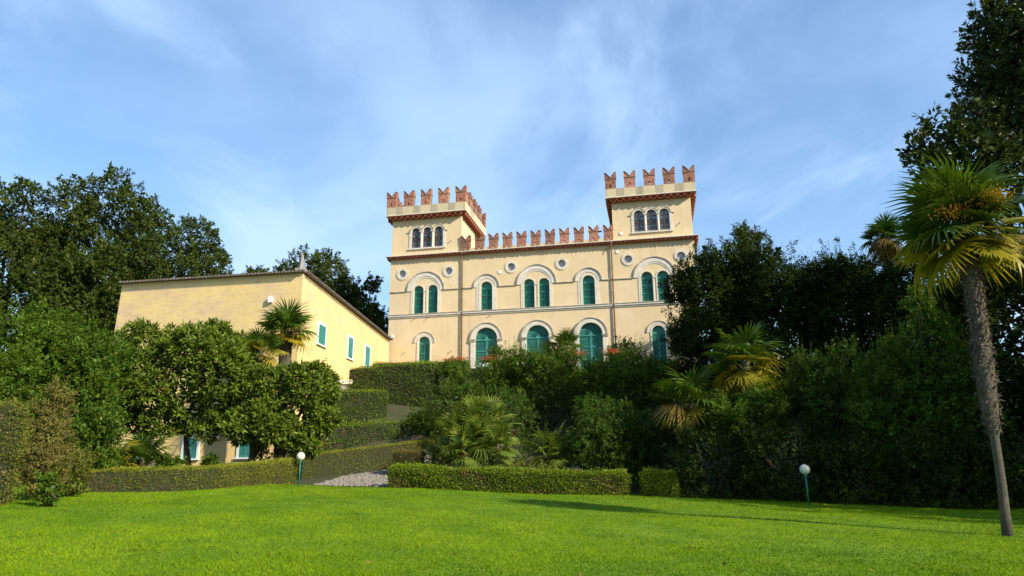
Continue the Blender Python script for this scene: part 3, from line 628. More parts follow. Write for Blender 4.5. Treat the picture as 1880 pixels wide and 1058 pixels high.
def foliage(lobes, nclump, per, cr, L, W, up=.5, jit=.9, rlo=.80, core=True, under=-.75, upr=.55, tws=1.0):
    """leaf arrays of a crown: clumps of leaves over the lobes, plus a loose inner layer"""
    per = int(per * .80); cp, co = scatter(lobes, nclump, rlo, 1.14, under); n = len(cp) * per
    tw = unit(co * .75 + np.array([0, 0, upr]) + RNG.normal(0, .45, (len(cp), 3)))          # every clump is a leafy twig
    ln = cr * RNG.uniform(.8, 3.0, (len(cp), 1, 1)) * tws; tt = RNG.random((len(cp), per, 1)) ** .8
    rad = unit(RNG.normal(0, 1, (len(cp), per, 3))); off = tw[:, None] * ln * (tt - .35) + rad * cr * RNG.uniform(.15, .75, (len(cp), per, 1)) * (1.15 - .8 * tt)
    P = (cp[:, None] + off).reshape(-1, 3); O = np.repeat(co, per, 0); D = np.repeat(tw, per, 0); ou = rad.reshape(-1, 3)
    A = unit(D * .7 + ou * .75 + RNG.normal(0, jit * .35, (n, 3))); N = unit(np.array([0, 0, up]) + O * .4 + D * .3 - ou * .2 + RNG.normal(0, .4, (n, 3)))
    T = np.clip(np.repeat(RNG.normal(.45, .16, len(cp)), per) + RNG.normal(0, .16, n), 0, .93); T[RNG.random(n) < .012] = 1
    Ls = L * RNG.uniform(.7, 1.25, n); Ws = W * RNG.uniform(.75, 1.2, n)
    if core:
        k = max(200, n // 5); q, o = scatter([(c, r * .78) for c, r in lobes], k, .7, 1.0, -1.1); k = len(q)
        P = np.concatenate([P, q]); A = np.concatenate([A, unit(RNG.normal(size=(k, 3)))]); N = np.concatenate([N, unit(o + RNG.normal(0, .3, (k, 3)))])
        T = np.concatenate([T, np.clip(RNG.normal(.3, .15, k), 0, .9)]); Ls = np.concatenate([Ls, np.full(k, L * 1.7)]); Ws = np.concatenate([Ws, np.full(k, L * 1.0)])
    return [P, A, N, Ls, Ws, T]
def whorls(lobes, nw, k, L, W, droop=.35, rlo=.80):
    """rosettes of long leaves at the twig ends (loquat, magnolia)"""
    cp, co = scatter(lobes, nw, rlo, 1.07, -.8); n = len(cp); ax = unit(co * .8 + np.array([0, -.05, .45]) + RNG.normal(0, .35, (n, 3)))
    e1 = unit(np.cross(ax, np.array([.3, .2, 1.0]))); e2 = np.cross(ax, e1); ph = RNG.random(n) * 6.28
    th = ph[:, None] + np.arange(k)[None] * 2.4; tl_ = np.linspace(.25, 1.25, k)[None] + RNG.normal(0, .12, (n, k))
    rad = np.cos(th)[..., None] * e1[:, None] + np.sin(th)[..., None] * e2[:, None]
    A = ax[:, None] * np.cos(tl_)[..., None] + rad * np.sin(tl_)[..., None]; A[..., 2] -= droop * .5
    N = ax[:, None] * np.sin(tl_)[..., None] - rad * np.cos(tl_)[..., None] + RNG.normal(0, .2, (n, k, 3))
    P = cp[:, None] - ax[:, None] * (np.arange(k)[None, :, None] * .016)
    T = np.clip(RNG.normal(.45, .16, (n, 1)) + np.linspace(.22, -.15, k)[None] + RNG.normal(0, .1, (n, k)), 0, .93); T[RNG.random((n, k)) < .008] = 1
    z = n * k; return [P.reshape(-1, 3), unit(A.reshape(-1, 3)), unit(N.reshape(-1, 3)), L * RNG.uniform(.7, 1.2, z), W * RNG.uniform(.8, 1.15, z), T.reshape(-1)]
def shoots(tips, h, per, L, W):
    """upright leafy shoots rising from the given points"""
    n = len(tips); hh = h * RNG.uniform(.5, 1.15, n); t = np.tile(np.linspace(0, 1, per), (n, 1)); lean = RNG.normal(0, .10, (n, 2))
    P = tips[:, None] + np.stack([lean[:, :1] * t * hh[:, None], lean[:, 1:] * t * hh[:, None], t * hh[:, None]], -1)
    a = t * 40 + RNG.random((n, 1)) * 6; A = np.stack([np.cos(a), np.sin(a), np.full_like(a, .75)], -1) + RNG.normal(0, .2, (n, per, 3))
    N = np.stack([-np.cos(a), -np.sin(a), np.full_like(a, 1.2)], -1); z = n * per
    return [P.reshape(-1, 3), unit(A.reshape(-1, 3)), unit(N.reshape(-1, 3)), (L * (1.1 - .5 * t) * RNG.uniform(.8, 1.2, t.shape)).reshape(-1), (W * (1.1 - .4 * t)).reshape(-1), np.clip(RNG.normal(.62, .16, z), 0, .93)]
def cat_(*a): return [np.concatenate([x[i] for x in a]) for i in range(6)]
def put(name, arr, m, parent): 
    o = np.array(parent.location); return obj(name, leaf_mesh(name, arr[0] - o, arr[1], arr[2], arr[3], arr[4], arr[5], m), parent)
def trunk_part(parent, base, lobes, r0, nb=6, fork=.45, m=None, name='trunk', bare=None):
    """tapered trunk with limbs running out to the lobes"""
    o = Vector(parent.location); b = Vector(base) - o; c = Vector(lobes[0][0]) - o; mb = MB(); top = b.lerp(c, .9)
    pts = [b + Vector((0, 0, -.2))] + [b.lerp(top, t) + Vector((random.uniform(-.12, .12), random.uniform(-.12, .12), 0)) * (1 - t) for t in (.15, .35, .6, .8)] + [top]
    mb.tube(pts, [r0 * 1.25, r0 * 1.05, r0 * .9, r0 * .7, r0 * .5, r0 * .3], 9)
    for i, (lc, lr) in enumerate(lobes[1:nb + 1]):
        e = Vector(lc) - o; t = fork + .4 * random.random(); s = b.lerp(top, t); mid = s.lerp(e, .5) + Vector((random.uniform(-.3, .3), random.uniform(-.3, .3), -.15))
        mb.tube([s, mid, e, e + (e - mid) * .25], [r0 * .42, r0 * .3, r0 * .16, r0 * .05], 6)
    return mb.build(name, m or M['bark'], parent, True)
def tree(name, label, cat, lobes, arr, m, r0=.25, base=None, group=None, nb=6, crown='crown', trunkmat=None):
    c = lobes[0][0]
    if base is None: base = (c[0], c[1])
    z = float(terrain_h(base[0], base[1])); t = thing(name, label, cat, (base[0], base[1], z), 0, group)
    put(crown, arr, m, t); trunk_part(t, (base[0], base[1], z), lobes, r0, nb, m=trunkmat)
    return t
def hedge(name, label, path, width, m, n, L, W, zb=None, jit=.045, rough=.05, group=None, cat='hedge', lumps=0.0):
    """clipped hedge along path [(x, y, top z)]: a twig core with leaves standing out of every face"""
    P = np.array(path, float); t = thing(name, label, cat, (P[0, 0], P[0, 1], float(terrain_h(P[0, 0], P[0, 1]))), 0, group); o = np.array(t.location)
    k = len(P); tan = np.gradient(P[:, :2], axis=0); nr = unit(np.stack([tan[:, 1], -tan[:, 0]], -1)); base = terrain_h(P[:, 0], P[:, 1]) - .15 if zb is None else np.full(k, zb)
    mb = MB(); v = []; f = []; e = .05
    for i in range(k):
        for s, zz_ in ((1, base[i]), (1, P[i, 2] - e), (-1, P[i, 2] - e), (-1, base[i])):
            q = P[i, :2] + nr[i] * s * (width / 2 - e); v.append((q[0] - o[0], q[1] - o[1], zz_ - o[2]))
    for i in range(k - 1):
        for j in range(4): f.append((i*4+j, i*4+(j+1)%4, i*4+4+(j+1)%4, i*4+4+j))
    f += [(0, 1, 2, 3), tuple(range(4*k-4, 4*k))]; mb.add(v, f).build('twig_core', M['twig'], t)
    seg = np.linalg.norm(np.diff(P[:, :2], axis=0), axis=1); Lt = seg.sum(); H = (P[:, 2] - base).mean()
    area = np.array([Lt * H, Lt * H, Lt * width, width * H, width * H]); face = RNG.choice(5, n, p=area / area.sum())
    s = RNG.random(n) * Lt; s[face == 3] = 0; s[face == 4] = Lt * .99999
    cs = np.concatenate([[0], np.cumsum(seg)]); i = np.clip(np.searchsorted(cs, s, 'right') - 1, 0, k - 2); tt = ((s - cs[i]) / seg[i])[:, None]
    C = P[i] * (1 - tt) + P[i + 1] * tt; NN = unit(nr[i] * (1 - tt) + nr[i + 1] * tt); B = base[i] * (1 - tt[:, 0]) + base[i + 1] * tt[:, 0]; TT = np.stack([NN[:, 1] * -1, NN[:, 0]], -1)
    side = np.where(face == 0, 1, np.where(face == 1, -1, RNG.uniform(-1, 1, n))); hz = np.where(face == 2, 1, RNG.random(n))
    N3 = np.zeros((n, 3)); N3[:, :2] = NN * np.where(face < 2, side, 0)[:, None]; N3[face == 2] = (0, 0, 1)
    N3[face == 3, :2] = -TT[face == 3] * -1; N3[face == 4, :2] = TT[face == 4] * -1
    d = P[1, :2] - P[0, :2]; N3[face == 3, :2] = -d / np.linalg.norm(d); d = P[-1, :2] - P[-2, :2]; N3[face == 4, :2] = d / np.linalg.norm(d)
    p = np.stack([C[:, 0] + NN[:, 0] * side * width / 2, C[:, 1] + NN[:, 1] * side * width / 2, B + hz * (C[:, 2] - B)], -1)
    w = np.sin(p[:, 0] * 2.1 + p[:, 2] * 3 + p[:, 1]) * np.sin(p[:, 1] * 1.7 - p[:, 2] * 2 + p[:, 0] * .6)
    edge = (hz > .93) & (face != 2)
    p += N3 * (RNG.normal(-.02, jit, n) * (1 + 2.5 * (RNG.random(n) < .05)) + np.where(RNG.random(n) < .012, RNG.random(n) * .16, 0) + rough * w + lumps * np.abs(np.sin(p[:, 0] * .9 + 1.3 * p[:, 2])) )[:, None]; p[edge, 2] -= RNG.random(edge.sum()) * .03
    A = unit(N3 * .8 + np.array([0, 0, .35]) + RNG.normal(0, .55, (n, 3))); N = unit(N3 * .4 + np.array([0, 0, .5]) + RNG.normal(0, .6, (n, 3)))
    T = np.clip(RNG.normal(.45, .2, n) + .16 * w, 0, .93); T[RNG.random(n) < .02] = 1
    T[(face < 2) & (w < -.55) & (RNG.random(n) < .4)] = 1
    put('foliage', [p, A, N, L * RNG.uniform(.6, 1.3, n), W * RNG.uniform(.7, 1.2, n), T], m, t); return t
# ------------------------------------------------------------------ palms
def frond_mesh(name, m, R=.75, pet=.55, nseg=32, span=300, droop=.25, w=.045, tipdroop=.5, tipt=.0):
    V = []; Fq = []; T = []; r = np.random.default_rng(len(name) + nseg + int(R * 100))
    for i in range(nseg):
        a = math.radians(-span / 2 + span * i / (nseg - 1)) + r.normal(0, .03); l = R * (.72 + .28 * math.cos(a * .55)) * r.uniform(.9, 1.06)
        ca, sa = math.cos(a), math.sin(a); n0 = len(V); cup = .10
        for s, ww in ((.02, .25), (.45, 1.0), (.75, .7), (1.0, .05)):
            d = l * s; z = cup * d * (1 - abs(ca)) - droop * d * d / R - (tipdroop * l * max(0, s - .6) ** 1.5 * r.uniform(.5, 1.5))
            for sd in (-1, 1): V.append((pet + ca * d - sa * w / 2 * ww * sd, sa * d + ca * w / 2 * ww * sd, z + (.012 if sd > 0 else -.012) * ww))
        for k in range(3): Fq.append((n0+2*k, n0+2*k+1, n0+2*k+3, n0+2*k+2)); T.append(min(.93, max(0, (.28, .45, .5)[k] + r.normal(0, .12) + tipt * (.0, .35, .75)[k])))
    for k in range(3):
        n0 = len(V); q = .012
        for x, z in ((pet * k / 3, -.05 * (k / 3) ** 2), (pet * (k + 1) / 3, -.05 * ((k + 1) / 3) ** 2)):
            V += [(x, -q, z), (x, q, z), (x, 0, z - q * 1.3)]
        for j in range(3): Fq.append((n0+j, n0+(j+1)%3, n0+3+(j+1)%3, n0+3+j)); T.append(.6)
    me = bpy.data.meshes.new(name); set_mesh(me, np.array(V), np.array(Fq), np.array(T)); me.materials.append(m); return me
FR = {}
def frond(kind):
    if kind not in FR:
        g_ = dict(green=('palm', 0.), tip=('palmtip', .45), yellow=('palmyel', .3), dead=('palmdead', 0), dwarf=('chamae', .15))[kind.split('_')[0]]
        big = 'big' in kind
        FR[kind] = [frond_mesh('frond_%s_%d' % (kind, i), M[g_[0]], R=(.62 if 'dwarf' in kind else .72) * (.95 + .1 * i), pet=.5 if 'dwarf' in kind else .62, nseg=(40 if big else 26), span=(250, 290, 320)[i], droop=(.04, .16, .30)[i] if kind != 'dead' else .9, w=.052 if big else (.044 if 'dwarf' in kind else .064), tipdroop=(.15, .4, .8)[i], tipt=g_[1]) for i in range(3)]
    return FR[kind]
def add_fronds(t, top, n, sc, kinds, elo=-35, ehi=80, seed=0, cone=1.0):
    r = random.Random(seed)
    for i in range(n):
        f = (i + .5) / n; el = math.radians(ehi + (elo - ehi) * f ** .9 + r.uniform(-9, 9)); az = i * 2.399 + r.uniform(-.35, .35)
        kd = kinds(f, r); o = obj('frond', r.choice(frond(kd)), t)
        o.matrix_local = Matrix.Translation(Vector(top) + Vector((0, 0, -.25 * f))) @ Matrix.Rotation(az, 4, 'Z') @ Matrix.Rotation(-el, 4, 'Y') @ Matrix.Rotation(r.uniform(-.5, .5), 4, 'X') @ Matrix.Scale(sc * r.uniform(.85, 1.12), 4)
def palm(name, label, top, base, sc, n, kinds, r0, r1, seed, fib=600, elo=-35, ehi=80, bulge=None, group=None):
    base = Vector(base); top = Vector(top); t = thing(name, label, 'palm', base, 0, group); tp = top - base; r = np.random.default_rng(seed)
    k = 14; pts = [tp * (i / k) + Vector((math.sin(i * .9) * .02, math.cos(i * .7) * .02, 0)) for i in range(k + 1)]; pts[0].z -= .15
    rad = [(bulge(i / k) if bulge else r0 + (r1 - r0) * i / k) for i in range(k + 1)]
    MB().tube(pts, rad, 12).build('trunk', M['palmbark'], t, True)
    if fib:
        f0 = .30 if bulge else .0; s = f0 + (1 - f0) * r.random(fib) ** .9; a = r.random(fib) * 6.283; rr = np.array([np.interp(q, np.linspace(0, 1, k + 1), rad) for q in s])
        c = np.array(tp)[None] * s[:, None]; od = np.stack([np.cos(a), np.sin(a), 0 * a], -1); P = c + od * rr[:, None] * .93
        A = unit(od * .55 + np.array([0, 0, -.8]) + r.normal(0, .45, (fib, 3))); A[r.random(fib) < .3] *= np.array([1, 1, -1])
        o_ = obj('trunk_fibre', leaf_mesh('trunk_fibre', P, A, od, (.07 + .10 * r.random(fib)) * max(.8, r1 * 4.5), .022 + .02 * r.random(fib), r.random(fib), M['fibre']), t); o_['kind'] = 'stuff'
    add_fronds(t, tp, n, sc, kinds, elo, ehi, seed); return t

lawn_litter()
# ------------------------------------------------------------------ trees far left and behind the house
def oak(label, box, Y, n, seed, L=.165, ncl=420, per=52, m='oak', r0=.35, grp='evergreen oaks left of the house', cr=.33, **k):
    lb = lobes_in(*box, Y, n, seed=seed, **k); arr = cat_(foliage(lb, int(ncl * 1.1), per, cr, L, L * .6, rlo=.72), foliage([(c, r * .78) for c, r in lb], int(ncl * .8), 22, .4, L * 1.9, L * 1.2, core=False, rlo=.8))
    return tree('oak_tree', label, 'tree', lb, arr, M[m], r0, group=grp)
oak('dark olive evergreen oak cut by the left edge of the picture', (-130, 150, 330, 720), 46, 15, 1, ncl=640)
oak('tallest dark evergreen oak with ragged top, left of the yellow house', (45, 300, 308, 740), 50, 22, 2, ncl=800, small=(.22, .42), main=.74)
oak('round evergreen oak just over the left end of the house roof', (215, 408, 390, 720), 58, 14, 3, ncl=560)
oak('low dark oak filling the gap beside the house\'s left end', (70, 245, 440, 800), 43, 12, 4, ncl=520)
oak('rounded evergreen tree rising behind the house corner finial', (495, 660, 450, 690), 66, 14, 5, L=.17, ncl=460, grp='trees behind the house')
oak('dark tree behind the sloping eave, next to the villa', (590, 722, 505, 700), 64, 11, 6, L=.17, ncl=380, grp='trees behind the house')
oak('thin topped small tree just left of the house finial', (446, 518, 468, 620), 68, 7, 7, L=.16, ncl=170, grp='trees behind the house', main=.62)

# left bank of shrubs in front of the oaks
def shrub(name, label, box, Y, n, L, W, ncl, per, m, cr=.2, seed=0, sh=0, shh=.5, r0=.08, group=None, up=.5, cat='shrub', rlo=.76, **k):
    lb = lobes_in(*box, Y, n, seed=seed, **k); c, r_ = lb[0]; zg = float(terrain_h(c[0], c[1])); q = (c[2] - zg) * .55
    if c[2] - r_[2] > zg - .3 and c[2] - zg < r_[2] * 2.6: lb.append((np.array([c[0], c[1] - .1 * r_[1], zg + q * .9]), np.array([r_[0] * 1.05, r_[1] * 1.05, q + .05])))
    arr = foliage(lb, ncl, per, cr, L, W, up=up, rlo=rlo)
    if sh:
        p, o = scatter(lb, sh * 2, .9, 1.0, .25); p = p[:sh]; arr = cat_(arr, shoots(p, shh, 16, L, W))
    return tree(name, label, cat, lb, arr, M[m], r0, group=group, crown='foliage')
shrub('laurel_bush', 'big glossy green bush touching the left end of the house', (30, 240, 575, 900), 26.0, 14, .14, .058, 720, 44, 'shrub', .26, 1, 60, .7)
shrub('laurel_bush', 'green bush with upright shoots at the left picture edge', (-100, 130, 552, 860), 25, 12, .13, .054, 560, 40, 'shrub', .25, 2, 80, .9)
shrub('laurel_bush', 'small light green bush above the clipped olive hedge', (-40, 62, 640, 790), 19.5, 8, .09, .04, 240, 36, 'shrub', .16, 3, 60, .5)
shrub('laurel_bush', 'low dark bush at the foot of the left bank', (85, 222, 740, 912), 22.5, 8, .11, .05, 200, 40, 'shrub', .2, 4)
shrub('withered_bush', 'withered brown climbing bush on the left bank', (42, 128, 690, 935), 18, 8, .06, .022, 330, 44, 'dry', .14, 5, main=.8)
shrub('withered_bush', 'low straw coloured bush where the left bank meets the lawn', (95, 170, 812, 925), 19.5, 5, .06, .024, 150, 40, 'olive', .12, 6)
a = [at(-90, 742, 15.2), at(-40, 745, 15.8), at(-5, 742, 16.4), at(18, 748, 17.0)]
hedge('clipped_hedge', 'tall olive yellow clipped hedge at the left picture edge', [(p.x, p.y, p.z) for p in a], .8, M['olive'], 18000, .05, .028, lumps=.06, rough=.12)
shrub('low_plant', 'small dark green plant at the foot of the olive hedge', (72, 116, 868, 925), 16.5, 4, .08, .04, 40, 30, 'shrub', .09, 7)
shrub('low_plant', 'leafy green plant at the left end of the low hedge', (118, 150, 880, 915), 19.5, 4, .07, .035, 30, 28, 'shrub', .07, 8)

# loquat trees before the house
lb = lobes_in(192, 474, 588, 838, 30.6, 26, seed=3, small=(.30, .46), main=.80, dep=.7, sq=.6); b = at(352, 855, 31)
lb += [(np.array(at(*q[:3])), np.array([q[3], q[3], q[3] * .75])) for q in ((235, 760, 30, .75), (300, 782, 29.6, .7), (375, 792, 30, .6), (440, 780, 29.8, .75), (262, 690, 29.4, .8), (220, 700, 30.2, .6), (330, 612, 30.4, .6), (400, 605, 30.4, .5))]
tree('loquat_tree', 'broad loquat tree with big leaves covering the front of the yellow house', 'tree', lb, cat_(whorls(lb, 2300, 10, .30, .095), foliage([(c, r * .9) for c, r in lb], 160, 26, .25, .2, .08)), M['loquat'], .13, (b.x, b.y), 'loquat trees before the house', 9)
lb = lobes_in(432, 618, 655, 855, 31.0, 16, seed=8, small=(.30, .46), main=.80, dep=.7, sq=.65); b = at(440, 850, 32)
lb += [(np.array(at(*q[:3])), np.array([q[3], q[3], q[3] * .75])) for q in ((450, 800, 30.2, .6), (560, 815, 30.3, .65), (600, 770, 30.6, .6), (505, 790, 29.9, .7))]
t = tree('loquat_tree', 'loquat tree with two pale trunks below the house corner palm', 'tree', lb, cat_(whorls(lb, 1150, 10, .30, .095), foliage([(c, r * .9) for c, r in lb], 130, 26, .25, .2, .08)), M['loquat'], .14, (b.x, b.y), 'loquat trees before the house', 7)
b2 = at(505, 850, 32); trunk_part(t, (b2.x, b2.y, t.location.z), lb[2:], .12, 4)

K_house = lambda f, r: 'green' if f < .62 else ('tip' if f < .85 else r.choice(['tip', 'yellow']))
tp = at(527, 604, 33.4); palm('palm_tree', 'shaggy trunked fan palm before the corner of the yellow house', tp, (tp.x + .1, tp.y, float(terrain_h(tp.x, tp.y))), 1.12, 36, K_house, .27, .30, 3, 900, -42, 84)
tp = at(478, 640, 31.2); palm('palm_tree', 'small fan palm with orange yellow fronds between the loquat crowns', tp, (tp.x, tp.y, float(terrain_h(tp.x, tp.y))), 1.0, 15, lambda f, r: 'green' if f < .4 else ('tip' if f < .7 else 'yellow'), .10, .12, 4, 0, -30, 70)
tp = at(207, 846, 27.2); palm('palm_tree', 'low yellowing fan palm behind the left end of the low hedge', tp, (tp.x, tp.y, float(terrain_h(tp.x, tp.y))), .78, 12, lambda f, r: 'tip' if f < .5 else 'yellow', .08, .09, 5, 0, -25, 60)
tp = at(262, 838, 28.0); palm('palm_tree', 'low dark green fan palm in front of the leftmost ground floor window', tp, (tp.x, tp.y, float(terrain_h(tp.x, tp.y))), .95, 15, lambda f, r: 'green', .09, .1, 6, 0, 0, 75)
for bx, lab, sd in (((285, 335, 832, 872), 'low leafy plant right of the dark low palm', 1), ((372, 398, 836, 868), 'thin weed against the house wall between the loquat trunks', 2), ((455, 505, 785, 860), 'dark shrub between the two trunks of the right loquat', 3), ((215, 260, 842, 872), 'low leafy plant between the yellowing palm and the dark palm', 4)):
    shrub('low_plant', lab, bx, 28.8 if sd != 3 else 33.5, 4, .10, .05, 60, 30, 'shrub', .12, 20 + sd)

# ------------------------------------------------------------------ hedges
def hp(*pts): return [tuple(at(px, py, Y)) for px, py, Y in pts]
hedge('low_hedge', 'long low brownish green yew hedge curving along the lawn before the house', hp((138, 868, 21.2), (200, 862, 21.6), (300, 861, 22.4), (380, 859, 23.4), (440, 854, 25.2), (495, 848.5, 27.3), (531, 844.5, 29.2)), .75, M['yew'], 36000, .055, .020, jit=.03, rough=.03)
hedge('low_hedge', 'low clipped yew hedge climbing beside the cobbled path', hp((548, 836, 30.2), (600, 831, 31.4), (665, 823, 33), (740, 814, 35), (800, 807, 37)), .7, M['yew'], 24000, .055, .022, jit=.03, rough=.03)
hedge('loose_hedge', 'loosely grown dark hedge on the step above the yew hedge', hp((545, 789, 35.5), (610, 783, 36), (700, 778, 37), (770, 776, 38), (815, 774, 39)), .9, M['clip'], 22000, .11, .045, zb=.6, jit=.09, rough=.12)
hedge('clipped_hedge', 'square clipped dark hedge block beside the white coping', hp((578, 722, 39.2), (640, 719.5, 39.8), (708, 720, 40.6)), 1.0, M['clip'], 17000, .10, .045, zb=2.2, jit=.05)
hedge('clipped_hedge', 'tallest clipped hedge block, brown tinged, left of the villa doors', hp((648, 680, 43), (720, 673, 42.6), (802, 669, 42)), 1.2, M['clip'], 26000, .10, .042, zb=2.6, jit=.05)
hedge('clipped_hedge', 'sunlit pale green clipped hedge on the villa terrace', hp((690, 668, 47.5), (760, 667, 46.8), (858, 665, 45.6)), .9, M['box'], 15000, .08, .04, zb=6.4, jit=.04)
hedge('box_hedge', 'low bright box hedge along the lawn right of the path', hp((719, 858, 27.6), (800, 860, 27.4), (900, 864, 27.2), (1000, 866.5, 27), (1080, 868, 26.9), (1150, 870, 26.8)), .8, M['box'], 42000, .065, .038, jit=.045, rough=.05, lumps=.03)
hedge('box_hedge', 'short shaded box hedge right of the dark gap', hp((1182, 866, 26.6), (1242, 867, 26.2)), .8, M['box'], 9000, .065, .038, jit=.05)
hedge('box_hedge', 'small square browned hedge block behind the box hedge', hp((727, 829, 31.5), (774, 830, 31.3)), .9, M['yewbrown'], 8000, .05, .022, jit=.03)

# ------------------------------------------------------------------ cobbled path
P0 = [at(566, 882, 28.9), at(718, 894, 27.9)]
def path_mesh():
    L_ = [at(575, 880, 28.6), at(640, 868, 31.4), at(715, 858, 33.4), at(775, 850, 35.5)]; R_ = [at(722, 897, 27.3), at(738, 880, 29.4), at(765, 866, 31.8), at(812, 853, 34.6)]
    mb = MB(); v = []; n = 24; k = 10; P = []
    for i in range(n + 1):
        s = i / n * 3; j = min(int(s), 2); t = s - j; a = L_[j].lerp(L_[j+1], t); b = R_[j].lerp(R_[j+1], t)
        for q in range(k + 1):
            p = a.lerp(b, q / k); v.append((p.x, p.y, float(terrain_h(p.x, p.y)) + .03))
    f = [(i*(k+1)+q, i*(k+1)+q+1, (i+1)*(k+1)+q+1, (i+1)*(k+1)+q) for i in range(n) for q in range(k)]
    mb.add(v, f); o = mb.build('path', M['path']); o['kind'] = 'structure'
    c = MB()
    for _ in range(1500):
        s = random.random() * 3; j = min(int(s), 2); t = s - j; a = L_[j].lerp(L_[j+1], t); b = R_[j].lerp(R_[j+1], t); p = a.lerp(b, random.random()); r = random.uniform(.05, .10); z = float(terrain_h(p.x, p.y)) + .02
        an = random.random() * 6; pts = [(math.cos(an + u * 1.047) * r * random.uniform(.8, 1.15), math.sin(an + u * 1.047) * r * random.uniform(.7, 1.0)) for u in range(6)]
        c.add([(p.x + x, p.y + y, z) for x, y in pts] + [(p.x + x * .7, p.y + y * .7, z + r * .5) for x, y in pts], [(u, (u+1)%6, 6+(u+1)%6, 6+u) for u in range(6)] + [(6, 7, 8, 9, 10, 11)])
    o2 = c.build('cobbles', M['cobble'], o); o2['kind'] = 'stuff'
path_mesh()

# ------------------------------------------------------------------ middle bank
shrub('bank_shrub', 'dark leafy shrub behind the dwarf palm clump', (785, 970, 690, 860), 36.5, 12, .10, .05, 360, 38, 'laurel', .24, 31)
shrub('bank_shrub', 'ivy like dark shrub hanging right of the dwarf palm clump', (905, 985, 715, 850), 34.5, 6, .08, .05, 170, 36, 'laurel', .18, 32)
shrub('laurel_bush', 'green laurel filling the terrace edge below the leftmost door', (795, 955, 664, 750), 42, 10, .12, .05, 360, 38, 'shrub', .24, 33, 50, .6)
shrub('laurel_bush', 'tall laurel with upright shoots below the middle villa door', (915, 1095, 640, 745), 41.5, 11, .13, .055, 460, 38, 'shrub', .25, 34, 130, 1.1)
shrub('laurel_bush', 'laurel with long upright shoots right of the third villa door', (1050, 1250, 645, 755), 40.5, 12, .13, .055, 480, 38, 'shrub', .25, 35, 150, 1.4)
shrub('bank_shrub', 'shaded shrub under the laurels in the middle of the bank', (930, 1100, 700, 850), 38.5, 10, .10, .05, 260, 36, 'darktree', .24, 36)
shrub('bank_shrub', 'shaded shrub at the right end of the laurels', (1090, 1270, 705, 880), 37.0, 10, .10, .05, 260, 36, 'darktree', .24, 37)
shrub('topiary_bush', 'rounded clipped bush beside the leftmost villa door', (893, 945, 630, 700), 45, 5, .09, .045, 170, 36, 'shrub', .14, 38, main=.92)
shrub('topiary_bush', 'rounded clipped bush right of the third villa door', (1117, 1166, 618, 690), 44, 5, .09, .045, 170, 36, 'shrub', .14, 39, main=.92)
shrub('topiary_bush', 'rounded bush in front of the middle villa door', (973, 1052, 620, 700), 44.5, 6, .10, .045, 200, 36, 'shrub', .16, 40, 30, .5)
tp = at(1040, 634, 43); palm('palm_tree', 'fan palm top showing between the middle and third villa doors', tp, (tp.x, tp.y, float(terrain_h(tp.x, tp.y))), 1.0, 16, lambda f, r: 'green', .1, .12, 8, 0, -20, 75)
shrub('round_shrub', 'large rounded dark shrub on the right of the box hedge', (1035, 1165, 730, 915), 29.6, 12, .09, .042, 560, 36, 'laurel', .18, 41)
shrub('round_shrub', 'dark shrub with bare pale branches beside the rounded shrub', (1115, 1228, 735, 860), 30, 9, .09, .042, 340, 34, 'laurel', .18, 42)
shrub('low_plant', 'low leafy plants behind the box hedge near the small palm', (930, 1040, 842, 880), 29.3, 5, .09, .04, 90, 30, 'olive', .12, 43)
def dwarf_clump(label, heads, Y, seed, n=24, sc=1.05):
    ps = [at(px, py, Y + dy) for px, py, dy in heads]; z = float(terrain_h(ps[0].x, ps[0].y)); t = thing('dwarf_palm', label, 'palm', (ps[0].x, ps[0].y, z)); o = Vector(t.location)
    for i, p in enumerate(ps):
        b = Vector((ps[0].x * .5 + p.x * .5, ps[0].y * .5 + p.y * .5, z - .1)); MB().tube([b - o, b.lerp(p, .6) - o, p - o], [.10, .09, .08], 8).build('stem', M['fibre'], t, True)
        add_fronds(t, p - o, n, sc, lambda f, r: 'dwarf' if f < .85 else r.choice(['dwarf', 'palmx'][:1]), -50, 82, seed + i)
shrub('laurel_bush', 'laurel with upright shoots hiding the foot of the third villa door', (1045, 1125, 650, 740), 43, 8, .12, .05, 240, 36, 'shrub', .2, 47, 50, .7)
shrub('laurel_bush', 'loose bush before the rightmost arched ground floor shutter', (1150, 1260, 660, 760), 42, 8, .12, .05, 240, 36, 'laurel', .2, 48, 40, .8)
shrub('bank_shrub', 'dark undergrowth below the tree hiding the villa', (1225, 1400, 640, 780), 41, 9, .12, .055, 300, 36, 'darktree', .25, 49)
shrub('bank_shrub', 'dark undergrowth below the wide dark evergreen', (1370, 1560, 640, 800), 40, 9, .12, .055, 300, 36, 'darktree', .25, 51)
shrub('bank_shrub', 'leafy shrub on the bank between the hedge blocks and the dwarf palm', (735, 850, 745, 850), 38.5, 8, .10, .05, 260, 36, 'shrub', .2, 52)
dwarf_clump('large many headed dwarf fan palm behind the box hedge', ((880, 800, 0), (850, 825, -.4), (905, 775, .6), (915, 815, -.5), (835, 800, .5), (872, 768, .9)), 30.6, 50, 22, 1.18)
dwarf_clump('small dwarf fan palm right of the large many headed one', ((1005, 835, 0), (1020, 825, .3)), 29.6, 60, 15, 1.15)
dwarf_clump('dark dwarf fan palm low at the left of the large one', ((795, 838, 0), (812, 845, .2)), 31.8, 64, 13, .8)
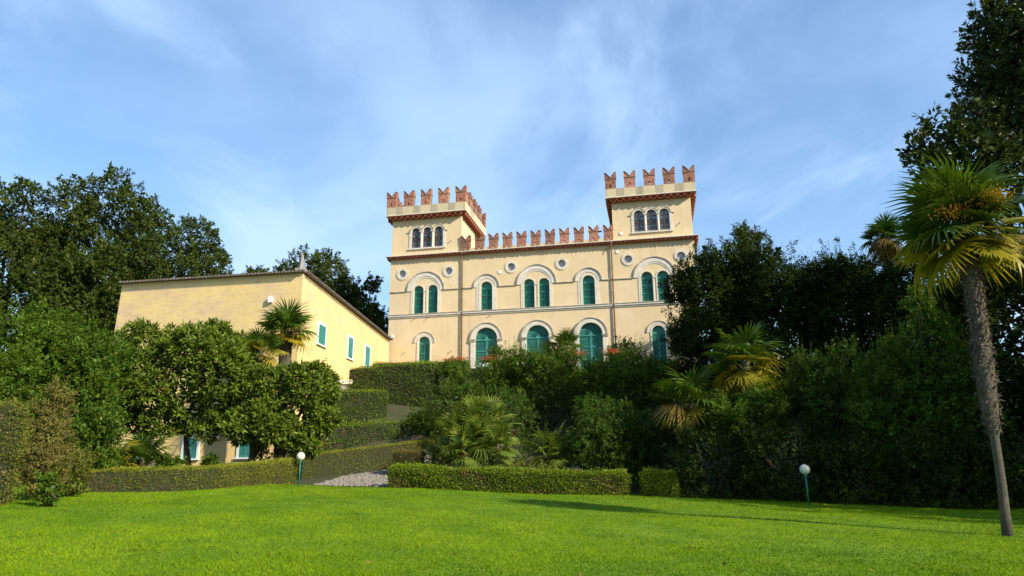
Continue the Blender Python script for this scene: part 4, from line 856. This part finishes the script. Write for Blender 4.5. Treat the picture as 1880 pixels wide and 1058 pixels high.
def flowers(label, px, py, Y, n, m, w=.6, name='geranium'):
    p = at(px, py, Y); t = thing(name, label, 'flowers', (p.x, p.y, p.z - .35)); q = RNG.normal(0, 1, (n, 3)) * (w * .45, .15, .09) + np.array(p)
    A = unit(RNG.normal(size=(n, 3))); put('blossoms', [q, A, unit(RNG.normal(size=(n, 3))), np.full(n, .07), np.full(n, .06), RNG.random(n) * .9], M[m], t)
    k = n * 2; q = RNG.normal(0, 1, (k, 3)) * (w * .5, .18, .12) + np.array(p) - np.array([0, 0, .2]); put('leaves', [q, unit(RNG.normal(size=(k, 3)) + np.array([0, 0, .4])), unit(RNG.normal(size=(k, 3))), np.full(k, .09), np.full(k, .07), RNG.random(k) * .9], M['shrub'], t)
for a_ in (('red geraniums on the hedge left of the leftmost downpipe', 825, 661, 45.4, 160), ('red geraniums at the foot of the left downpipe', 846, 659, 45.3, 190), ('red geraniums below the leftmost villa door', 897, 659, 41.0, 220), ('red geraniums left of the third villa door', 1062, 648, 40.0, 130), ('red geraniums right of the third villa door', 1122, 646, 39.6, 200)):
    flowers(*a_, 'redpetal')
flowers('white flowers below the leftmost villa door', 893, 672, 40.6, 110, 'whitepetal', .5, 'white_flowers')
flowers('orange blossoms on the loose dark hedge', 582, 817, 34.6, 60, 'redpetal', .5, 'orange_flowers')

# ------------------------------------------------------------------ right bank
K_r = lambda f, r: 'green' if f < .35 else r.choice(['green', 'tip', 'tip', 'yellow'])
tp = at(1368, 662, 27.6); palm('palm_tree', 'fan palm with yellow orange fronds among the shrubs right of the villa', tp, (tp.x, tp.y, float(terrain_h(tp.x, tp.y))), 1.3, 26, K_r, .13, .15, 11, 250, -45, 75)
tp = at(1268, 735, 27.8); palm('palm_tree', 'low fan palm with orange withered fronds beside the rounded shrub', tp, (tp.x, tp.y, float(terrain_h(tp.x, tp.y))), 1.25, 22, lambda f, r: 'green' if f < .55 else r.choice(['tip', 'yellow', 'dead']), .13, .15, 12, 200, -45, 70)
shrub('bank_shrub', 'glossy green shrub under the yellow fronded palm', (1290, 1480, 690, 800), 29.2, 10, .12, .055, 300, 36, 'shrub', .22, 44)
shrub('bank_shrub', 'glossy shrub in front of the yellow fronded palm\'s trunk', (1295, 1455, 715, 850), 26.6, 10, .115, .055, 300, 38, 'shrub', .2, 55, 30, .4)
def dark(label, box, Y, n, seed, ncl=480, sh=0, m='darktree', L=.14, **k):
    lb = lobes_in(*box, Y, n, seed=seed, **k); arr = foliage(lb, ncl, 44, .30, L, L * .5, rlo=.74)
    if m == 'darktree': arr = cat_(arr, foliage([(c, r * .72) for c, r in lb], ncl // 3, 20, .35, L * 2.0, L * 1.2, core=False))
    if sh: p, o = scatter(lb, sh * 2, .92, 1.0, .35); arr = cat_(arr, shoots(p[:sh], 1.1, 18, .13, .055))
    return tree('evergreen_tree', label, 'tree', lb, arr, M[m], .22, group='dark evergreen trees on the right bank')
dark('dense dark evergreen tree hiding the right end of the villa', (1224, 1410, 436, 730), 39.5, 16, 1, 900, 25, main=.86, sq=.6)
dark('wide dark evergreen tree right of the one hiding the villa', (1345, 1550, 436, 840), 38, 16, 2, 900, 80, main=.86, sq=.6)
dark('dark evergreen tree with spiky leading shoots at its top', (1470, 1660, 432, 860), 36.5, 15, 3, 800, 110, main=.86, sq=.6)
dark('dark evergreen tree behind the leaning palm\'s crown', (1600, 1800, 462, 860), 34, 13, 4, 700, 30, main=.84, sq=.6)
dark('dark evergreen standing behind the one that hides the villa', (1300, 1500, 450, 800), 44.5, 12, 8, 520, 20, main=.86, sq=.6)
dark('dark evergreen standing behind the spiky topped tree', (1470, 1690, 448, 820), 43.5, 12, 9, 520, 30, main=.86, sq=.6)
dark('thin airy tree poking above the dark evergreen trees', (1345, 1405, 408, 520), 42, 8, 5, 110, 0, 'oak', main=.5)
dark('shaded evergreen in the right hand corner behind the palm trunk', (1735, 2020, 395, 930), 25.5, 16, 6, 860, 30, main=.84, sq=.6)
for bx, Y_, lab, sd in (((1552, 1680, 600, 870), 24.4, 'light flecked laurel bush left of the leaning palm, lower of the two', 45), ((1630, 1765, 528, 870), 23.9, 'taller light flecked laurel bush just left of the leaning palm trunk', 53), ((1705, 1830, 610, 890), 23.4, 'laurel bush directly behind the leaning palm trunk', 54)):
    shrub('laurel_bush', lab, bx, Y_, 14, .115, .05, 380, 38, 'shrub' if sd != 54 else 'laurel', .22, sd, 90, 1.0, main=.62, small=(.22, .45), rlo=.7)
shrub('laurel_bush', 'smaller laurel bush between the yellow palm and the flecked laurel', (1455, 1600, 620, 860), 26.5, 14, .11, .048, 460, 38, 'laurel', .22, 46, 80, .7, main=.62)
for i, (bx, Y, lab) in enumerate((((1225, 1410, 755, 935), 26.4, 'dark ground hugging shrub behind the short box hedge'), ((1360, 1550, 760, 940), 25.2, 'dark ground hugging shrub left of the right globe lamp'), ((1490, 1690, 780, 948), 24.4, 'dark ground hugging shrub right of the globe lamp'), ((1640, 1840, 780, 955), 23.4, 'dark ground hugging shrub behind the leaning palm trunk'), ((1790, 2000, 770, 965), 22.6, 'dark ground hugging shrub at the right picture edge'))):
    shrub('bank_shrub', lab, bx, Y, 8, .10, .045, 300, 36, 'darktree', .22, 60 + i, dep=.55, sq=.5, main=.9)
shrub('bank_shrub', 'dark shrub bridging the bank behind the box hedge gap', (1140, 1300, 770, 900), 31, 8, .10, .045, 260, 36, 'darktree', .22, 70)
tp = at(1624, 434, 36.0); palm('palm_tree', 'tall fan palm with a hanging skirt of dead fronds among the dark trees', tp, (tp.x, tp.y, float(terrain_h(tp.x, tp.y))), 1.05, 34, lambda f, r: 'green' if f < .55 else 'dead', .16, .2, 14, 300, -75, 80)
tp = at(1478, 436, 40); 
# magnolia
lb = lobes_in(1790, 2240, -70, 420, 25, 22, seed=21, small=(.22, .36), main=.70, dep=.7)
lb += [(np.array(at(*q[:3])), np.array([q[3]] * 3)) for q in ((1860, 25, 24, .95), (1810, 18, 24, .55), (1850, 130, 24, .8), (1795, 210, 24.2, .75), (1735, 250, 24.4, .9), (1690, 285, 24.6, .75), (1730, 330, 24.8, 1.1), (1840, 360, 24.6, 1.6), (1800, 290, 24.2, 1.1), (1870, 200, 24.4, 1.3), (1760, 300, 24.5, 1.2), (1840, 260, 24.5, 1.4))]
tree('magnolia_tree', 'tall dark glossy magnolia cut by the upper right corner', 'tree', lb, cat_(whorls(lb, 3600, 8, .21, .085, .2, .74), foliage([(c, r * .85) for c, r in lb], 700, 26, .3, .26, .13)), M['magnolia'], .38, (19.6, 25.5), None, 26)
# trees just outside the frame whose shade lies on the lawn and bank
for i, (x, y, h, r) in enumerate(((26.3, 12.3, 15.5, 4.8), (31, 20, 17, 5.0), (38, 24, 27, 7.5), (26.6, 7.6, 11.0, 3.9))):
    lb = [(np.array([x, y, h * .60]), np.array([r, r, h * .40]))]
    for j in range(8):
        u = unit(RNG.normal(size=3)); lb.append((lb[0][0] + u * lb[0][1] * .7, np.full(3, r * .42)))
    tree('evergreen_tree', ('tall evergreen tree right of the lawn, nearest the leaning palm', 'tall evergreen tree right of the lawn, behind the nearest one', 'tallest evergreen tree on the bank far right of the lawn', 'small evergreen tree at the right lawn edge')[i], 'tree', lb, foliage(lb, 300, 40, .5, .34, .17), M['darktree'], .35, (x, y), 'evergreens right of the lawn')

# ------------------------------------------------------------------ big leaning palm on the lawn
pb = at(1850, 980, 13.5); pb.z = float(terrain_h(pb.x, pb.y)); ptop = at(1770, 410, 13.9)
def bul(s): return float(np.interp(s, [0, .05, .28, .36, .5, .7, .85, 1], [.105, .085, .075, .15, .175, .165, .17, .20]))
K_big = lambda f, r: 'green_big' if f < .66 else ('tip_big' if f < .92 else r.choice(['tip_big', 'yellow_big']))
pm = palm('palm_tree', 'tall leaning fan palm with hairy trunk on the lawn at the right', ptop, pb, 1.08, 40, K_big, .1, .2, 21, 1800, -40, 78, bul)
for i, (dx, dy, dz) in enumerate(((.10, -.72, .28), (-.50, -.50, .12))):
    n = 500; c = np.array(ptop - pb) + np.array([dx, dy, dz]); q = RNG.normal(0, 1, (n, 3)) * (.20, .12, .10) + c
    k = MB().tube([Vector(ptop - pb) + Vector((0, 0, -.1)), Vector(c) * .5 + Vector(ptop - pb) * .5 + Vector((0, 0, .1)), Vector(c)], [.03, .025, .015], 6)
    for p in q[:420]:
        s = .021; k.add([p + np.array(d) * s for d in ((1,0,0),(-1,0,0),(0,1,0),(0,-1,0),(0,0,1),(0,0,-1))], [(0,2,4),(2,1,4),(1,3,4),(3,0,4),(2,0,5),(1,2,5),(3,1,5),(0,3,5)])
    o = k.build('fruit_cluster', M['fruit'], pm); o['kind'] = 'stuff'

# ------------------------------------------------------------------ globe lamps on the lawn
def globe_lamp(label, px, py, Y, d=.36, h=None, globe_py=None):
    b = at(px, py, Y); b.z = float(terrain_h(b.x, b.y)); g_ = at(px + 2, globe_py, Y); hh = g_.z - b.z
    t = thing('globe_lamp', label, 'lamp', b, 0, 'globe lamps on the lawn'); r = d / 2
    MB().tube([(0, 0, -.1), (0, 0, hh - r * .95)], .028, 12).build('post', M['postgreen'], t, True)
    MB().lathe([(.028, hh - r - .10), (.05, hh - r - .06), (.06, hh - r * .92), (.0, hh - r * .9)], 14).build('collar', M['postgreen'], t, True)
    MB().lathe([(r * math.sin(math.pi * i / 16), hh - r * math.cos(math.pi * i / 16)) for i in range(17)], 24).build('globe', M['globe'], t, True)
globe_lamp('white globe lamp on green post at the foot of the cobbled path', 549, 884, 28.7, .34, globe_py=838)
globe_lamp('shaded white globe lamp on green post before the dark bank', 1484, 919, 23.3, .33, globe_py=862)
